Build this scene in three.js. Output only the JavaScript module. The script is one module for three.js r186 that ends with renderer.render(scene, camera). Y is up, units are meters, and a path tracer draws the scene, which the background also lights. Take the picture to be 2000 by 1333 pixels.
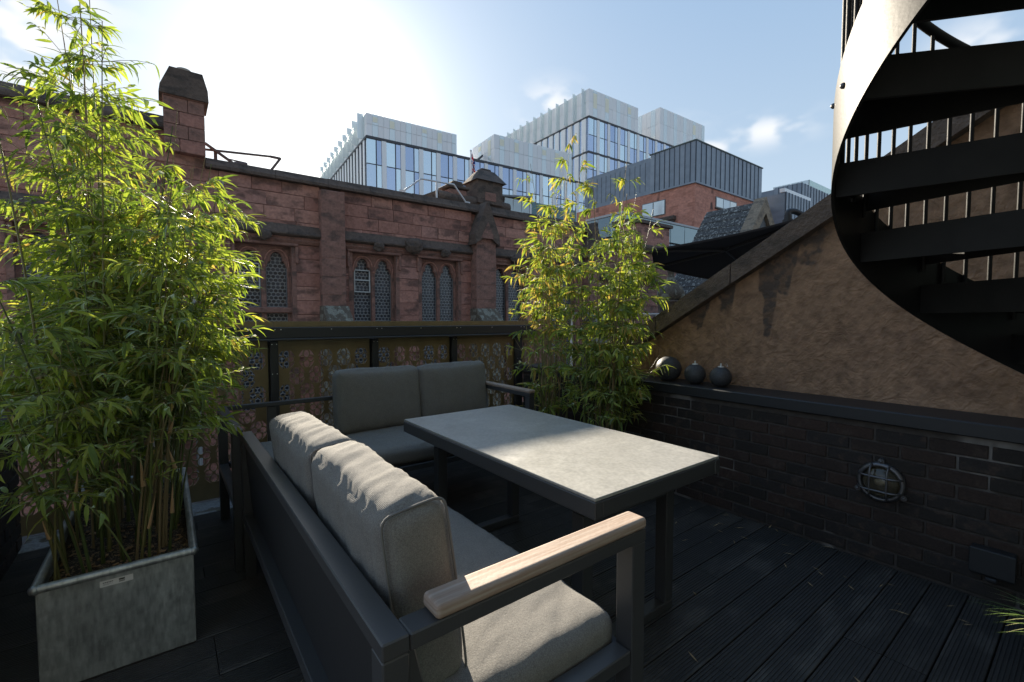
import * as THREE from 'three';
import { mergeGeometries, mergeVertices, toCreasedNormals } from 'three/addons/utils/BufferGeometryUtils.js';
import { RoundedBoxGeometry } from 'three/addons/geometries/RoundedBoxGeometry.js';

// ---------------------------------------------------------------- camera, sky, sun, exposure
const scene = new THREE.Scene();
const camera = new THREE.PerspectiveCamera(73.7, 1024 / 682, 0.05, 2000);
camera.position.set(0, 1.36, 0);
camera.rotation.set(THREE.MathUtils.degToRad(-2.68), THREE.MathUtils.degToRad(-37.3), 0, 'YXZ');

const renderer = new THREE.WebGLRenderer({ antialias: true });
renderer.setSize(1024, 682);
renderer.toneMapping = THREE.LinearToneMapping;
const EXPOSURE = 3.2;
renderer.toneMappingExposure = EXPOSURE;
renderer.shadowMap.enabled = true;

const SUN = new THREE.Vector3(0.228, 0.378, -0.897).normalize();
const sun = new THREE.DirectionalLight(new THREE.Color(1.0, 0.89, 0.72), 5);
sun.position.copy(SUN).multiplyScalar(80);
sun.castShadow = true;
sun.shadow.mapSize.set(4096, 4096);
Object.assign(sun.shadow.camera, { left: -30, right: 30, top: 30, bottom: -30, near: 1, far: 200 });
sun.shadow.radius = 1;
scene.add(sun, sun.target);

// seeded noise
const fract = (x) => x - Math.floor(x);
function hash(x, y, s = 0) { let h = Math.imul(x | 0, 374761393) ^ Math.imul(y | 0, 668265263) ^ Math.imul(s | 0, 2246822519); h = Math.imul(h ^ (h >>> 13), 1274126177); h ^= h >>> 16; return (h >>> 0) / 4294967296; }
function vnoise(x, y, s = 0, per = 0) {
  const xi = Math.floor(x), yi = Math.floor(y); let fx = x - xi, fy = y - yi; fx = fx * fx * (3 - 2 * fx); fy = fy * fy * (3 - 2 * fy);
  const w = per ? (v) => ((v % per) + per) % per : (v) => v;
  const a = hash(w(xi), w(yi), s), b = hash(w(xi + 1), w(yi), s), c = hash(w(xi), w(yi + 1), s), d = hash(w(xi + 1), w(yi + 1), s);
  return a + (b - a) * fx + (c - a) * fy + (a - b - c + d) * fx * fy;
}
function fbm(x, y, s = 0, o = 5, per = 0) { let v = 0, a = 0.5, t = 0; for (let i = 0; i < o; i++) { v += a * vnoise(x, y, s + i * 17, per); t += a; x *= 2; y *= 2; a *= 0.5; if (per) per *= 2; } return v / t; }
function fbt(u, v, fx, fy, s = 0, o = 5) { // tiles over the unit square
  fx = Math.max(1, Math.round(fx)); fy = Math.max(1, Math.round(fy)); let val = 0, a = 0.5, t = 0;
  for (let i = 0; i < o; i++) {
    const x = u * fx, y = v * fy, xi = Math.floor(x), yi = Math.floor(y); let p = x - xi, q = y - yi; p = p * p * (3 - 2 * p); q = q * q * (3 - 2 * q);
    const x0 = ((xi % fx) + fx) % fx, x1 = (x0 + 1) % fx, y0 = ((yi % fy) + fy) % fy, y1 = (y0 + 1) % fy, k = s + i * 17, A = hash(x0, y0, k), B = hash(x1, y0, k), C = hash(x0, y1, k), D = hash(x1, y1, k);
    val += a * (A + (B - A) * p + (C - A) * q + (A - B - C + D) * p * q); t += a; a *= 0.5; fx *= 2; fy *= 2;
  }
  return val / t;
}
let seedN = 1; function rnd() { seedN = (seedN + 0x6d2b79f5) | 0; let t = Math.imul(seedN ^ (seedN >>> 15), 1 | seedN); t = (t + Math.imul(t ^ (t >>> 7), 61 | t)) ^ t; return ((t ^ (t >>> 14)) >>> 0) / 4294967296; }
const rr = (a, b) => a + (b - a) * rnd();
const clamp = (x, a = 0, b = 1) => Math.min(b, Math.max(a, x));
const sstep = (a, b, x) => { const t = clamp((x - a) / (b - a)); return t * t * (3 - 2 * t); };

{ // sky: pale blue air, bright veil round the sun, thin broken cloud
  const W = 2048, H = 1024, data = new Float32Array(W * H * 4);
  const puffs = [ // azimuth from -Z towards +X (deg), elevation (deg), half-width, half-height, strength
    [-9.5, 26.2, 5.5, 4.2, 1.3], [-11.5, 21.4, 7.0, 2.6, 1.3], [29.3, 36.0, 2.0, 1.3, 0.7], [42, 24.6, 3.0, 1.9, 0.75],
    [54, 20.0, 4.2, 1.7, 0.85], [59.5, 18.6, 4.2, 1.1, 0.8], [66, 19.6, 3.6, 1.3, 0.75], [82, 22, 3.0, 2.2, 0.7], [-30, 24, 7, 3, 0.8], [130, 28, 9, 3, 0.7], [175, 24, 11, 3, 0.7], [-90, 30, 10, 4, 0.7], [-140, 22, 12, 3, 0.7], [100, 45, 8, 3, 0.5]];
  for (let j = 0; j < H; j++) {
    const el = ((j + 0.5) / H - 0.5) * Math.PI, sy = Math.sin(el), cy = Math.cos(el);
    for (let i = 0; i < W; i++) {
      const a = ((i + 0.5) / W - 0.5) * 2 * Math.PI, x = Math.cos(a) * cy, z = Math.sin(a) * cy;
      const e = Math.max(sy, 0), h = Math.pow(1 - e, 1.6);
      let r = 0.19 + 0.53 * h, g = 0.375 + 0.48 * h, b = 0.67 + 0.28 * h;
      const ca = clamp(x * SUN.x + sy * SUN.y + z * SUN.z, -1, 1), ang = Math.acos(ca) * 57.2958;
      const veil = 1.25 * Math.exp(-ang / 13) + 0.9 * Math.exp(-Math.pow(ang / 9, 2));
      r += veil * 1.0; g += veil * 0.90; b += veil * 0.74;
      const az = Math.atan2(x, -z) * 57.2958, ed = el * 57.2958;
      let c = 0;
      if (ed > 0) for (const p of puffs) {
        let da = az - p[0]; if (da > 180) da -= 360; if (da < -180) da += 360;
        const q = (da / p[2]) ** 2 + ((ed - p[1]) / p[3]) ** 2; if (q > 4) continue;
        const n = fbm(az * 0.35 + 40, ed * 0.8 + 9, 5, 6); c = Math.max(c, p[4] * Math.exp(-q * 0.9) * sstep(0.36, 0.66, n) * 1.25);
      }
      c = clamp(c); r += (1.02 - r) * c * (r < 1.02 ? 1 : 0); g += (1.04 - g) * c * (g < 1.04 ? 1 : 0); b += (1.07 - b) * c * (b < 1.07 ? 1 : 0);
      if (sy < 0) { r = 0.22; g = 0.24; b = 0.27; }
      r /= EXPOSURE; g /= EXPOSURE; b /= EXPOSURE;
      const k = (j * W + i) * 4; data[k] = r; data[k + 1] = g; data[k + 2] = b; data[k + 3] = 1;
    }
  }
  const t = new THREE.DataTexture(data, W, H, THREE.RGBAFormat, THREE.FloatType);
  t.mapping = THREE.EquirectangularReflectionMapping; t.magFilter = THREE.LinearFilter; t.minFilter = THREE.LinearFilter; t.needsUpdate = true;
  scene.background = t; scene.environment = t;
}

// ---------------------------------------------------------------- helpers
const V = (x, y, z) => new THREE.Vector3(x, y, z);
const toS = (c) => Math.round(255 * clamp(c <= 0.0031308 ? c * 12.92 : 1.055 * Math.pow(c, 1 / 2.4) - 0.055));
function tex(w, h, fn, size, srgb = true) { // fn(u, v, x, y) -> [r, g, b] linear (colour) or a number (data); size: metres one repeat covers
  const d = new Uint8Array(w * h * 4);
  for (let y = 0; y < h; y++) for (let x = 0; x < w; x++) {
    const c = fn(x / w, y / h, x, y), k = (y * w + x) * 4;
    if (srgb) { d[k] = toS(c[0]); d[k + 1] = toS(c[1]); d[k + 2] = toS(c[2]); } else d[k] = d[k + 1] = d[k + 2] = Math.round(255 * clamp(c));
    d[k + 3] = 255;
  }
  const t = new THREE.DataTexture(d, w, h); t.wrapS = t.wrapT = THREE.RepeatWrapping; t.magFilter = THREE.LinearFilter; t.minFilter = THREE.LinearMipmapLinearFilter; t.generateMipmaps = true;
  if (srgb) t.colorSpace = THREE.SRGBColorSpace; if (size) t.repeat.set(1 / (size[0] ?? size), 1 / (size[1] ?? size)); t.needsUpdate = true; return t;
}
const mixc = (a, b, t) => [a[0] + (b[0] - a[0]) * t, a[1] + (b[1] - a[1]) * t, a[2] + (b[2] - a[2]) * t];
const mulc = (a, k) => [a[0] * k, a[1] * k, a[2] * k];
const lin = (r, g, b) => new THREE.Color().setRGB(r, g, b);
function mat(o) { const { c, ...rest } = o; return new THREE.MeshStandardMaterial({ color: c ? lin(...c) : lin(1, 1, 1), roughness: 0.7, metalness: 0, ...rest }); }
function phys(o) { const { c, ...rest } = o; return new THREE.MeshPhysicalMaterial({ color: c ? lin(...c) : lin(1, 1, 1), roughness: 0.7, ...rest }); }
const taken = {};
function numbered(n) { const k = (taken[n] = (taken[n] ?? -1) + 1); return k ? n + '_' + String(k).padStart(3, '0') : n; }
function tag(o, label, category, group) { o.userData.label = label; o.userData.category = category; if (group) o.userData.group = group; return o; }
function thing(name, label, category, pos = [0, 0, 0], group) { const g = new THREE.Group(); g.name = numbered(name); g.position.set(...pos); scene.add(g); return tag(g, label, category, group); }
function struct(name) { const g = new THREE.Group(); g.name = numbered(name); g.userData.kind = 'structure'; scene.add(g); return g; }
function part(p, name, geo, m, pos, rot) { const o = new THREE.Mesh(geo, m); o.name = name; o.castShadow = o.receiveShadow = true; if (pos) o.position.set(...pos); if (rot) o.rotation.set(...rot); p.add(o); return o; }
function uvm(geo) { // uv in metres from the position, by the way each face points
  const g = geo.index ? geo.toNonIndexed() : geo, p = g.attributes.position, uv = new Float32Array(p.count * 2), A = V(0, 0, 0), B = V(0, 0, 0), C = V(0, 0, 0);
  for (let i = 0; i < p.count; i += 3) {
    A.fromBufferAttribute(p, i); B.fromBufferAttribute(p, i + 1); C.fromBufferAttribute(p, i + 2);
    const n = B.clone().sub(A).cross(C.clone().sub(A)), ax = Math.abs(n.x), ay = Math.abs(n.y), az = Math.abs(n.z);
    for (const [k, q] of [[0, A], [1, B], [2, C]]) { const u = ax >= ay && ax >= az ? [q.z, q.y] : ay >= az ? [q.x, q.z] : [q.x, q.y]; uv[(i + k) * 2] = u[0]; uv[(i + k) * 2 + 1] = u[1]; }
  }
  g.setAttribute('uv', new THREE.BufferAttribute(uv, 2)); return g;
}
function polyGeo(tris) { const p = []; for (const t of tris) for (const v of t) p.push(v.x, v.y, v.z); const g = new THREE.BufferGeometry(); g.setAttribute('position', new THREE.Float32BufferAttribute(p, 3)); g.computeVertexNormals(); return g; }
function chamfer(w, h, d, c = 0.004) { // 44-triangle box with chamfered edges, centred
  const hx = w / 2, hy = h / 2, hz = d / 2, T = [], H3 = [hx, hy, hz];
  const pt = (ax, s) => { const o = [0, 0, 0]; for (let k = 0; k < 3; k++) o[k] = s[k] * (k === ax ? H3[k] : H3[k] - c); return V(...o); };
  const tri = (a, b, q) => { const n = b.clone().sub(a).cross(q.clone().sub(a)), m = a.clone().add(b).add(q); n.dot(m) < 0 ? T.push([a, q, b]) : T.push([a, b, q]); };
  const quad = (a, b, q, e) => { tri(a, b, q); tri(a, q, e); };
  for (let ax = 0; ax < 3; ax++) for (const s of [-1, 1]) { const [b, q] = [0, 1, 2].filter((k) => k !== ax); const S = (m, n) => { const o = [0, 0, 0]; o[ax] = s; o[b] = m; o[q] = n; return pt(ax, o); }; quad(S(-1, -1), S(1, -1), S(1, 1), S(-1, 1)); }
  for (let k = 0; k < 3; k++) { const [a, b] = [0, 1, 2].filter((m) => m !== k); for (const s of [-1, 1]) for (const t of [-1, 1]) { const S = (ax, m) => { const o = [0, 0, 0]; o[a] = s; o[b] = t; o[k] = m; return pt(ax, o); }; quad(S(a, -1), S(a, 1), S(b, 1), S(b, -1)); } }
  for (const x of [-1, 1]) for (const y of [-1, 1]) for (const z of [-1, 1]) tri(pt(0, [x, y, z]), pt(1, [x, y, z]), pt(2, [x, y, z]));
  return uvm(polyGeo(T));
}
const shiftUV = (g) => { const q = g.attributes.uv, a = rnd() * 9, b = rnd() * 9; for (let i = 0; i < q.count; i++) q.setXY(i, q.getX(i) + a, q.getY(i) + b); return g; };
const bx = (x0, x1, y0, y1, z0, z1, c) => { const w = x1 - x0, h = y1 - y0, d = z1 - z0, m = Math.min(w, h, d); return chamfer(w, h, d, c ?? Math.min(0.004, m * 0.2)).translate((x0 + x1) / 2, (y0 + y1) / 2, (z0 + z1) / 2); };
const bxs = (...a) => shiftUV(bx(...a));
const plainBox = (x0, x1, y0, y1, z0, z1) => uvm(new THREE.BoxGeometry(x1 - x0, y1 - y0, z1 - z0).translate((x0 + x1) / 2, (y0 + y1) / 2, (z0 + z1) / 2));
function bar(a, b, w, h = w, c) { // square bar between two points
  const A = V(...a), B = V(...b), L = A.distanceTo(B), g = chamfer(w, h, L, c ?? Math.min(w, h) * 0.12), m = new THREE.Matrix4().lookAt(B, A, Math.abs(B.clone().sub(A).normalize().y) > 0.95 ? V(1, 0, 0) : V(0, 1, 0));
  g.applyMatrix4(m); const o = A.add(B).multiplyScalar(0.5); return g.translate(o.x, o.y, o.z);
}
const tube = (pts, r, seg = 8, n) => new THREE.TubeGeometry(new THREE.CatmullRomCurve3(pts.map((p) => V(...p))), n ?? pts.length * 4, r, seg, false);
const rod = (a, b, r, seg = 8) => { const A = V(...a), B = V(...b), L = A.distanceTo(B), g = new THREE.CylinderGeometry(r, r, L, seg); g.applyQuaternion(new THREE.Quaternion().setFromUnitVectors(V(0, 1, 0), B.clone().sub(A).normalize())); const o = A.add(B).multiplyScalar(0.5); return g.translate(o.x, o.y, o.z); };
const merge = (a) => mergeGeometries(a.map((g) => { const q = g.index ? g.toNonIndexed() : g; for (const k of Object.keys(q.attributes)) if (!['position', 'normal', 'uv'].includes(k)) q.deleteAttribute(k); return q; }));
function prism(pts, axis, a, b) { // polygon pts [[p, q]] extruded along an axis between a and b; axis x: (p, q) = (z, y); axis z: (p, q) = (x, y)
  const s = new THREE.Shape(pts.map((p) => new THREE.Vector2(p[0], p[1]))), g = new THREE.ExtrudeGeometry(s, { depth: b - a, bevelEnabled: false });
  if (axis === 'x') { g.rotateY(Math.PI / 2); g.scale(1, 1, -1); g.translate(a, 0, 0); const i = g.index; const q = i ? g.toNonIndexed() : g, P = q.attributes.position; for (let k = 0; k < P.count; k += 3) { const t = [P.getX(k + 1), P.getY(k + 1), P.getZ(k + 1)]; P.setXYZ(k + 1, P.getX(k + 2), P.getY(k + 2), P.getZ(k + 2)); P.setXYZ(k + 2, ...t); } q.computeVertexNormals(); return uvm(q); }
  g.translate(0, 0, a); return uvm(g);
}
// ---------------------------------------------------------------- materials
const fine = tex(512, 512, (u, v) => 0.35 + 0.5 * fbt(u, v, 64, 64, 3, 3) * 0.6 + 0.2 * fbt(u, v, 8, 8, 9, 4), 0.5, false);
const stoneTex = (base, dark, size, s) => tex(512, 512, (u, v) => {
  const n = fbt(u, v, 6, 10, s, 6) , m = fbt(u, v, 40, 40, s + 3, 3), st = fbt(u, v, 3, 12, s + 8, 5);
  let c = mixc(base, dark, sstep(0.48, 0.72, n) * 0.75); c = mixc(c, mulc(base, 1.35), sstep(0.55, 0.8, st) * 0.5); return mulc(c, 0.72 + 0.56 * m);
}, size);
const stoneBump = tex(512, 512, (u, v) => 0.6 * fbt(u, v, 24, 24, 61, 4) + 0.4 * fbt(u, v, 90, 90, 67, 2), 0.9, false);
const redStone = [0, 1, 2, 3, 4].map((i) => mat({ map: stoneTex([[0.39, 0.195, 0.15], [0.345, 0.17, 0.13], [0.43, 0.225, 0.172], [0.315, 0.155, 0.12], [0.38, 0.20, 0.16]][i], [0.10, 0.06, 0.05], 1.7, 11 + i * 7), bumpMap: stoneBump, bumpScale: 0.012, roughness: 0.95 }));
const sootStone = mat({ map: stoneTex([0.12, 0.088, 0.07], [0.05, 0.042, 0.036], 1.3, 55), bumpMap: stoneBump, bumpScale: 0.015, roughness: 0.95 });
const brownStone = mat({ map: stoneTex([0.25, 0.135, 0.105], [0.085, 0.062, 0.052], 1.3, 75), bumpMap: stoneBump, bumpScale: 0.012, roughness: 0.95 });
const lichenStone = mat({ map: tex(512, 512, (u, v) => { const n = fbt(u, v, 10, 10, 91, 5), m = fbt(u, v, 60, 60, 95, 3); return mulc(mixc([0.12, 0.10, 0.075], [0.24, 0.235, 0.19], sstep(0.5, 0.66, n)), 0.6 + 0.8 * m); }, 0.8), bumpMap: stoneBump, bumpScale: 0.015, roughness: 0.95 });
const deckMats = [0, 1, 2, 3].map((i) => mat({ map: tex(512, 128, (u, v) => { const g = fbt(u, v, 5, 60, 101 + i, 4), d = fbt(u, v, 9, 6, 120 + i, 4), s = fbt(u, v, 70, 60, 140 + i, 2); return mulc(mixc([0.042, 0.039, 0.037], [0.078, 0.071, 0.064], sstep(0.52, 0.78, d)), (0.6 + 0.6 * g) * (0.8 + 0.4 * s)); }, [2.0, 0.5]), bumpMap: fine, bumpScale: 0.0012, roughness: 0.62 }));
const brickMats = [0, 1, 2, 3, 4, 5].map((i) => mat({ map: tex(256, 256, (u, v) => { const n = fbt(u, v, 10, 10, 200 + i * 5, 5), m = fbt(u, v, 70, 70, 222 + i, 2); return mulc(mixc([[0.027, 0.0165, 0.0125], [0.021, 0.0155, 0.013], [0.033, 0.0185, 0.0135], [0.022, 0.017, 0.015], [0.038, 0.0205, 0.0145], [0.018, 0.013, 0.0105]][i], [0.048, 0.031, 0.024], sstep(0.55, 0.8, n)), 0.65 + 0.7 * m); }, 0.5), bumpMap: fine, bumpScale: 0.003, roughness: 0.8 }));
const mortar = mat({ map: tex(512, 512, (u, v) => { const e = fbt(u, v, 7, 7, 300, 5), m = fbt(u, v, 80, 80, 307, 2); return mulc(mixc([0.06, 0.05, 0.044], [0.20, 0.18, 0.165], sstep(0.62, 0.76, e)), 0.7 + 0.6 * m); }, 2.3), bumpMap: fine, bumpScale: 0.002, roughness: 0.95 });
const anthracite = mat({ c: [0.050, 0.050, 0.052], roughness: 0.38, bumpMap: fine, bumpScale: 0.0004 });
const blackMetal = mat({ c: [0.020, 0.020, 0.022], roughness: 0.5, bumpMap: fine, bumpScale: 0.0005 });
const bronze = mat({ map: tex(256, 256, (u, v) => mulc([0.20, 0.145, 0.07], 0.85 + 0.3 * fbt(u, v, 12, 12, 330, 4)), 0.7), metalness: 0.15, roughness: 0.5 });
const screwMetal = mat({ c: [0.75, 0.75, 0.75], metalness: 0.9, roughness: 0.3 });
const galv = mat({ map: tex(512, 512, (u, v) => { // spangled zinc, plus blotchy tone painted in for mottled reflections
  const gx = u * 26, gy = v * 26; let best = 9, id = 0; for (let a = -1; a < 2; a++) for (let b = -1; b < 2; b++) { const X = Math.floor(gx) + a, Y = Math.floor(gy) + b, w = (t) => ((t % 26) + 26) % 26, px = X + hash(w(X), w(Y), 1), py = Y + hash(w(X), w(Y), 2), q = (px - gx) ** 2 + (py - gy) ** 2; if (q < best) { best = q; id = hash(w(X), w(Y), 3); } }
  const n = fbt(u, v, 5, 5, 350, 5), s = fbt(u, v, 60, 14, 351, 4); return mulc([0.46, 0.475, 0.46], (0.84 + 0.14 * id) * (0.62 + 0.7 * n) * (0.62 + 0.76 * s)); }, 0.6),
  roughnessMap: tex(256, 256, (u, v) => 0.55 + 0.4 * fbt(u, v, 8, 8, 360, 4), 0.5, false), metalness: 0.65, roughness: 0.55, bumpMap: fine, bumpScale: 0.0008 });
const weave = tex(512, 512, (u, v, x, y) => { const a = Math.sin(x * Math.PI / 2), b = Math.sin(y * Math.PI / 2); return 0.5 + 0.22 * ((x >> 1) + (y >> 1) & 1 ? a : b) + 0.25 * (fbt(u, v, 90, 90, 400, 2) - 0.5); }, 0.36, false);
const fabricOf = (k) => mat({ map: tex(512, 512, (u, v, x, y) => mulc([0.19, 0.18, 0.165], k * (0.62 + 0.56 * hash(x >> 1, y >> 1, 410) + 0.14 * fbt(u, v, 14, 14, 411, 4) + 0.12 * (((x >> 1) + (y >> 1)) & 1))), 0.42), bumpMap: weave, bumpScale: 0.0022, roughness: 0.95 });
const fabric = fabricOf(0.95);
const pipingMat = mat({ c: [0.15, 0.145, 0.14], roughness: 0.95 });
const slab = mat({ map: tex(1024, 1024, (u, v) => { const n = fbt(u, v, 6, 6, 430, 5), m = fbt(u, v, 200, 200, 433, 2), d = fbt(u, v, 22, 30, 437, 4), w = fbt(u, v, 5, 14, 441, 5); let c = mixc([0.27, 0.265, 0.25], [0.35, 0.34, 0.315], n); c = mixc(c, [0.42, 0.41, 0.38], sstep(0.58, 0.8, d) * 0.35 + sstep(0.55, 0.75, w) * 0.25); return mulc(c, 0.8 + 0.4 * m); }, 1.9), roughnessMap: tex(256, 256, (u, v) => 0.5 + 0.4 * fbt(u, v, 9, 9, 445, 4), 0.8, false), bumpMap: fine, bumpScale: 0.0005, roughness: 0.55 });
const teak = mat({ map: tex(1024, 256, (u, v) => { const g = fbt(u, v, 9, 80, 450, 4), k = fbt(u, v, 60, 90, 455, 3), l = fbt(u, v, 5, 12, 457, 4); let c = mixc([0.27, 0.185, 0.135], [0.37, 0.295, 0.24], sstep(0.25, 0.75, g)); c = mixc(c, [0.24, 0.16, 0.11], sstep(0.62, 0.85, k) * 0.4); return mulc(c, 0.8 + 0.4 * l); }, [1.3, 0.4]), bumpMap: fine, bumpScale: 0.0015, roughness: 0.7 });
const greyGround = mat({ map: tex(256, 256, (u, v) => mulc([0.20, 0.20, 0.19], 0.6 + 0.8 * fbt(u, v, 20, 20, 470, 4)), 6), roughness: 0.95 });

// ---------------------------------------------------------------- ground, terrace, deck
{
  const g = part(struct('ground'), 'ground_sheet', uvm(new THREE.PlaneGeometry(900, 900, 1, 1).rotateX(-Math.PI / 2)), greyGround, [40, -4.2, -40]);
  const t = struct('terrace'); part(t, 'terrace_block', plainBox(-1.0, 3.6, -4.2, -0.06, -4.3, 4.2), mortar);
  part(t, 'drain_strip', bx(-0.72, 3.13, -0.059, 0.006, -4.03, -3.79), mat({ map: tex(256, 256, (u, v) => mulc(mixc([0.33, 0.33, 0.34], [0.13, 0.11, 0.08], sstep(0.5, 0.7, fbt(u, v, 8, 8, 480, 5))), 0.6 + 0.8 * fbt(u, v, 60, 60, 484, 2)), 0.6), roughness: 0.6, bumpMap: fine, bumpScale: 0.006 }));
  const d = struct('deck'), pitch = 0.1371, w = 0.1315, n = 9;
  const sh = new THREE.Shape(); sh.moveTo(-w / 2, -0.024); sh.lineTo(w / 2, -0.024); sh.lineTo(w / 2, -0.0025); sh.lineTo(w / 2 - 0.003, 0);
  const gp = (w - 0.012) / n; for (let i = 0; i < n; i++) { const c = w / 2 - 0.006 - gp * (i + 0.5); sh.lineTo(c + 0.0032, 0); sh.lineTo(c + 0.0022, -0.0028); sh.lineTo(c - 0.0022, -0.0028); sh.lineTo(c - 0.0032, 0); }
  sh.lineTo(-w / 2 + 0.003, 0); sh.lineTo(-w / 2, -0.0025); sh.closePath();
  const geos = {}; const plankGeo = (L, k = Math.floor(rnd() * 4)) => (geos[L + '|' + k] ??= (() => { const g = new THREE.ExtrudeGeometry(sh, { depth: L, bevelEnabled: false }); g.rotateY(Math.PI / 2); return shiftUV(uvm(g)); })());
  const z0 = -1.4 - 17 * pitch; // seams at the measured spacing
  for (let i = 0; i < 40; i++) {
    const z = z0 + i * pitch; let x = -0.72; const cuts = [[2.4, 1.45], [1.45, 2.4], [3.0, 0.85], [0.85, 3.0]][(i * 7 + (i >> 2)) % 4];
    for (const L of cuts) { const o = part(d, 'plank', plankGeo(L - 0.003), deckMats[Math.floor(rnd() * 4)], [x, rr(-0.0012, 0.0012), z], [0, 0, 0]); x += L; }
  }
}
// ---------------------------------------------------------------- brick walls with black metal coping
function brickWall(label, face, dir, zA, zB, courses, back) { // face: x of the brick face; dir: the way it looks along x
  const t = thing('brick_wall', label, 'wall', [face, 0, 0]), h = courses * 0.075;
  part(t, 'mortar_bed', plainBox(dir < 0 ? 0.007 : -0.22, dir < 0 ? 0.3 : -0.007, -0.058, h, zA, zB), mortar);
  const fulls = Array.from({ length: 10 }, () => shiftUV(chamfer(0.1, 0.065, 0.215, 0.0035))), half = chamfer(0.1, 0.065, 0.1025, 0.0035);
  for (let r = 0; r < courses; r++) {
    let z = zA + (r % 2 ? 0 : 0.1125) , first = !(r % 2);
    if (first) part(t, 'brick', half, brickMats[Math.floor(rnd() * 6)], [-dir * 0.05 + dir * rr(-0.001, 0.002), r * 0.075 + 0.0425, zA + 0.0512]);
    while (z < zB - 0.2) { part(t, 'brick', fulls[Math.floor(rnd() * 10)], brickMats[Math.floor(rnd() * 6)], [-dir * 0.05 + dir * rr(-0.0015, 0.0025), r * 0.075 + 0.0425 + rr(-0.001, 0.001), z + 0.1075 + rr(-0.002, 0.002)], [rr(-0.004, 0.004), rr(-0.006, 0.006), 0]); z += 0.225; }
  }
  return [t, h];
}
{
  const [t, h] = brickWall('low dark brick wall topped by black coping below the rendered gable', 3.143, -1, -3.92, 0.52, 10.5 | 0, 0.3);
  part(t, 'coping', bx(-0.03, 0.32, 0.787, 0.861, -3.95, 2.4, 0.006), blackMetal);
  part(t, 'coping_bed', plainBox(0.006, 0.3, 0.75, 0.786, -3.92, 2.4), mortar);
  part(t, 'end_pier', plainBox(0.012, 0.3, -0.058, 0.75, 0.52, 2.4), mortar);
  const [t2, h2] = brickWall('dark brick wall behind the galvanised trough', -0.72, 1, -3.9, -1.9, 10, 0.3);
  part(t2, 'coping', bx(-0.25, 0.03, 0.752, 0.82, -3.95, -1.88, 0.006), blackMetal);
}
// ---------------------------------------------------------------- rendered gable
{
  const t = thing('gable_wall', 'brown rough rendered gable with sloping dark stone verge', 'wall', [3.45, 0, 0]);
  const yv = (z) => 1.335 + 0.60 * (z + 2.46);
  const S = 1024, render = tex(S, S, (u, v) => { // 5 m square, origin z = -3.4, y = 0
    const z = -3.4 + u * 5, y = v * 5, n = fbt(u, v, 9, 9, 500, 6), m = fbt(u, v, 130, 130, 505, 3), d = fbt(u, v, 34, 40, 506, 4);
    let c = mixc([0.245, 0.145, 0.088], [0.32, 0.195, 0.125], n); c = mixc(c, [0.185, 0.11, 0.073], sstep(0.5, 0.75, d) * 0.4);
    const below = yv(z) - y, run = fbt(u, v, 40, 3, 511, 5); // soot stains copied from the wall: separate ragged lobes that run down from the stone joints
    let soot = 0; for (const [zc, hw, len] of [[-1.48, 0.075, 0.62], [-1.40, 0.09, 0.52], [-1.18, 0.13, 0.36], [-0.98, 0.10, 0.26], [-1.80, 0.08, 0.36], [-2.02, 0.10, 0.30]]) { const e = len * Math.exp(-(((z - zc + 0.05 * (d - 0.5)) / hw) ** 2)) * (0.65 + 0.7 * run); soot = Math.max(soot, sstep(-0.03, 0.05, e - below + 0.3 * (d - 0.5) + 0.12 * (m - 0.5))); }
    c = mixc(c, [0.075, 0.055, 0.045], soot * (0.45 + 0.55 * sstep(0.3, 0.62, m)));
    return mulc(c, 0.62 + 0.76 * m);
  }, 5);
  render.offset.set(3.4 / 5, 0);
  const rb = tex(1024, 1024, (u, v) => { const a = fbt(u, v, 10, 10, 520, 4), s = u * 0.86 + v * 0.5, w = v * 0.86 - u * 0.5, q = 1 - Math.abs(2 * fbm(s * 30 + a * 5, w * 38 + a * 5, 529, 4) - 1), b = fbt(u, v, 110, 110, 525, 3), e = fbt(u, v, 34, 34, 527, 3); return 0.34 * a + 0.2 * q * q + 0.24 * e + 0.22 * b; }, 1.9, false);
  part(t, 'rendered_face', prism([[-3.05, 0.8], [2.4, 0.8], [2.4, yv(1.55) - 0.51], [1.55, yv(1.55)], [-3.05, yv(-3.05) - 0.02]], 'x', 0, 0.3), mat({ map: render, bumpMap: rb, bumpScale: 0.026, roughness: 0.97 }));
  const dz = 0.5145, dy = 0.857; // unit normal to the slope
  for (let k = 0, z = -3.12; z < 1.5; k++) { // verge stones
    const z1 = Math.min(1.55, z + rr(0.62, 0.8)), a = [z, yv(z)], b = [z1 - 0.006, yv(z1 - 0.006)];
    part(t, 'verge_stone', prism([[a[0], a[1] - 0.145], [b[0], b[1] - 0.145], [b[0], b[1] + 0.005], [a[0], a[1] + 0.005]], 'x', -0.085 + rr(-0.006, 0.006), 0.32), sootStone); z = z1;
  }
  part(t, 'roof_slope', prism([[-3.1, yv(-3.1) - 0.16], [1.5, yv(1.5) - 0.16], [1.5, yv(1.5) - 0.08], [-3.1, yv(-3.1) - 0.08]], 'x', 0.33, 5.5), sootStone);
}
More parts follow.
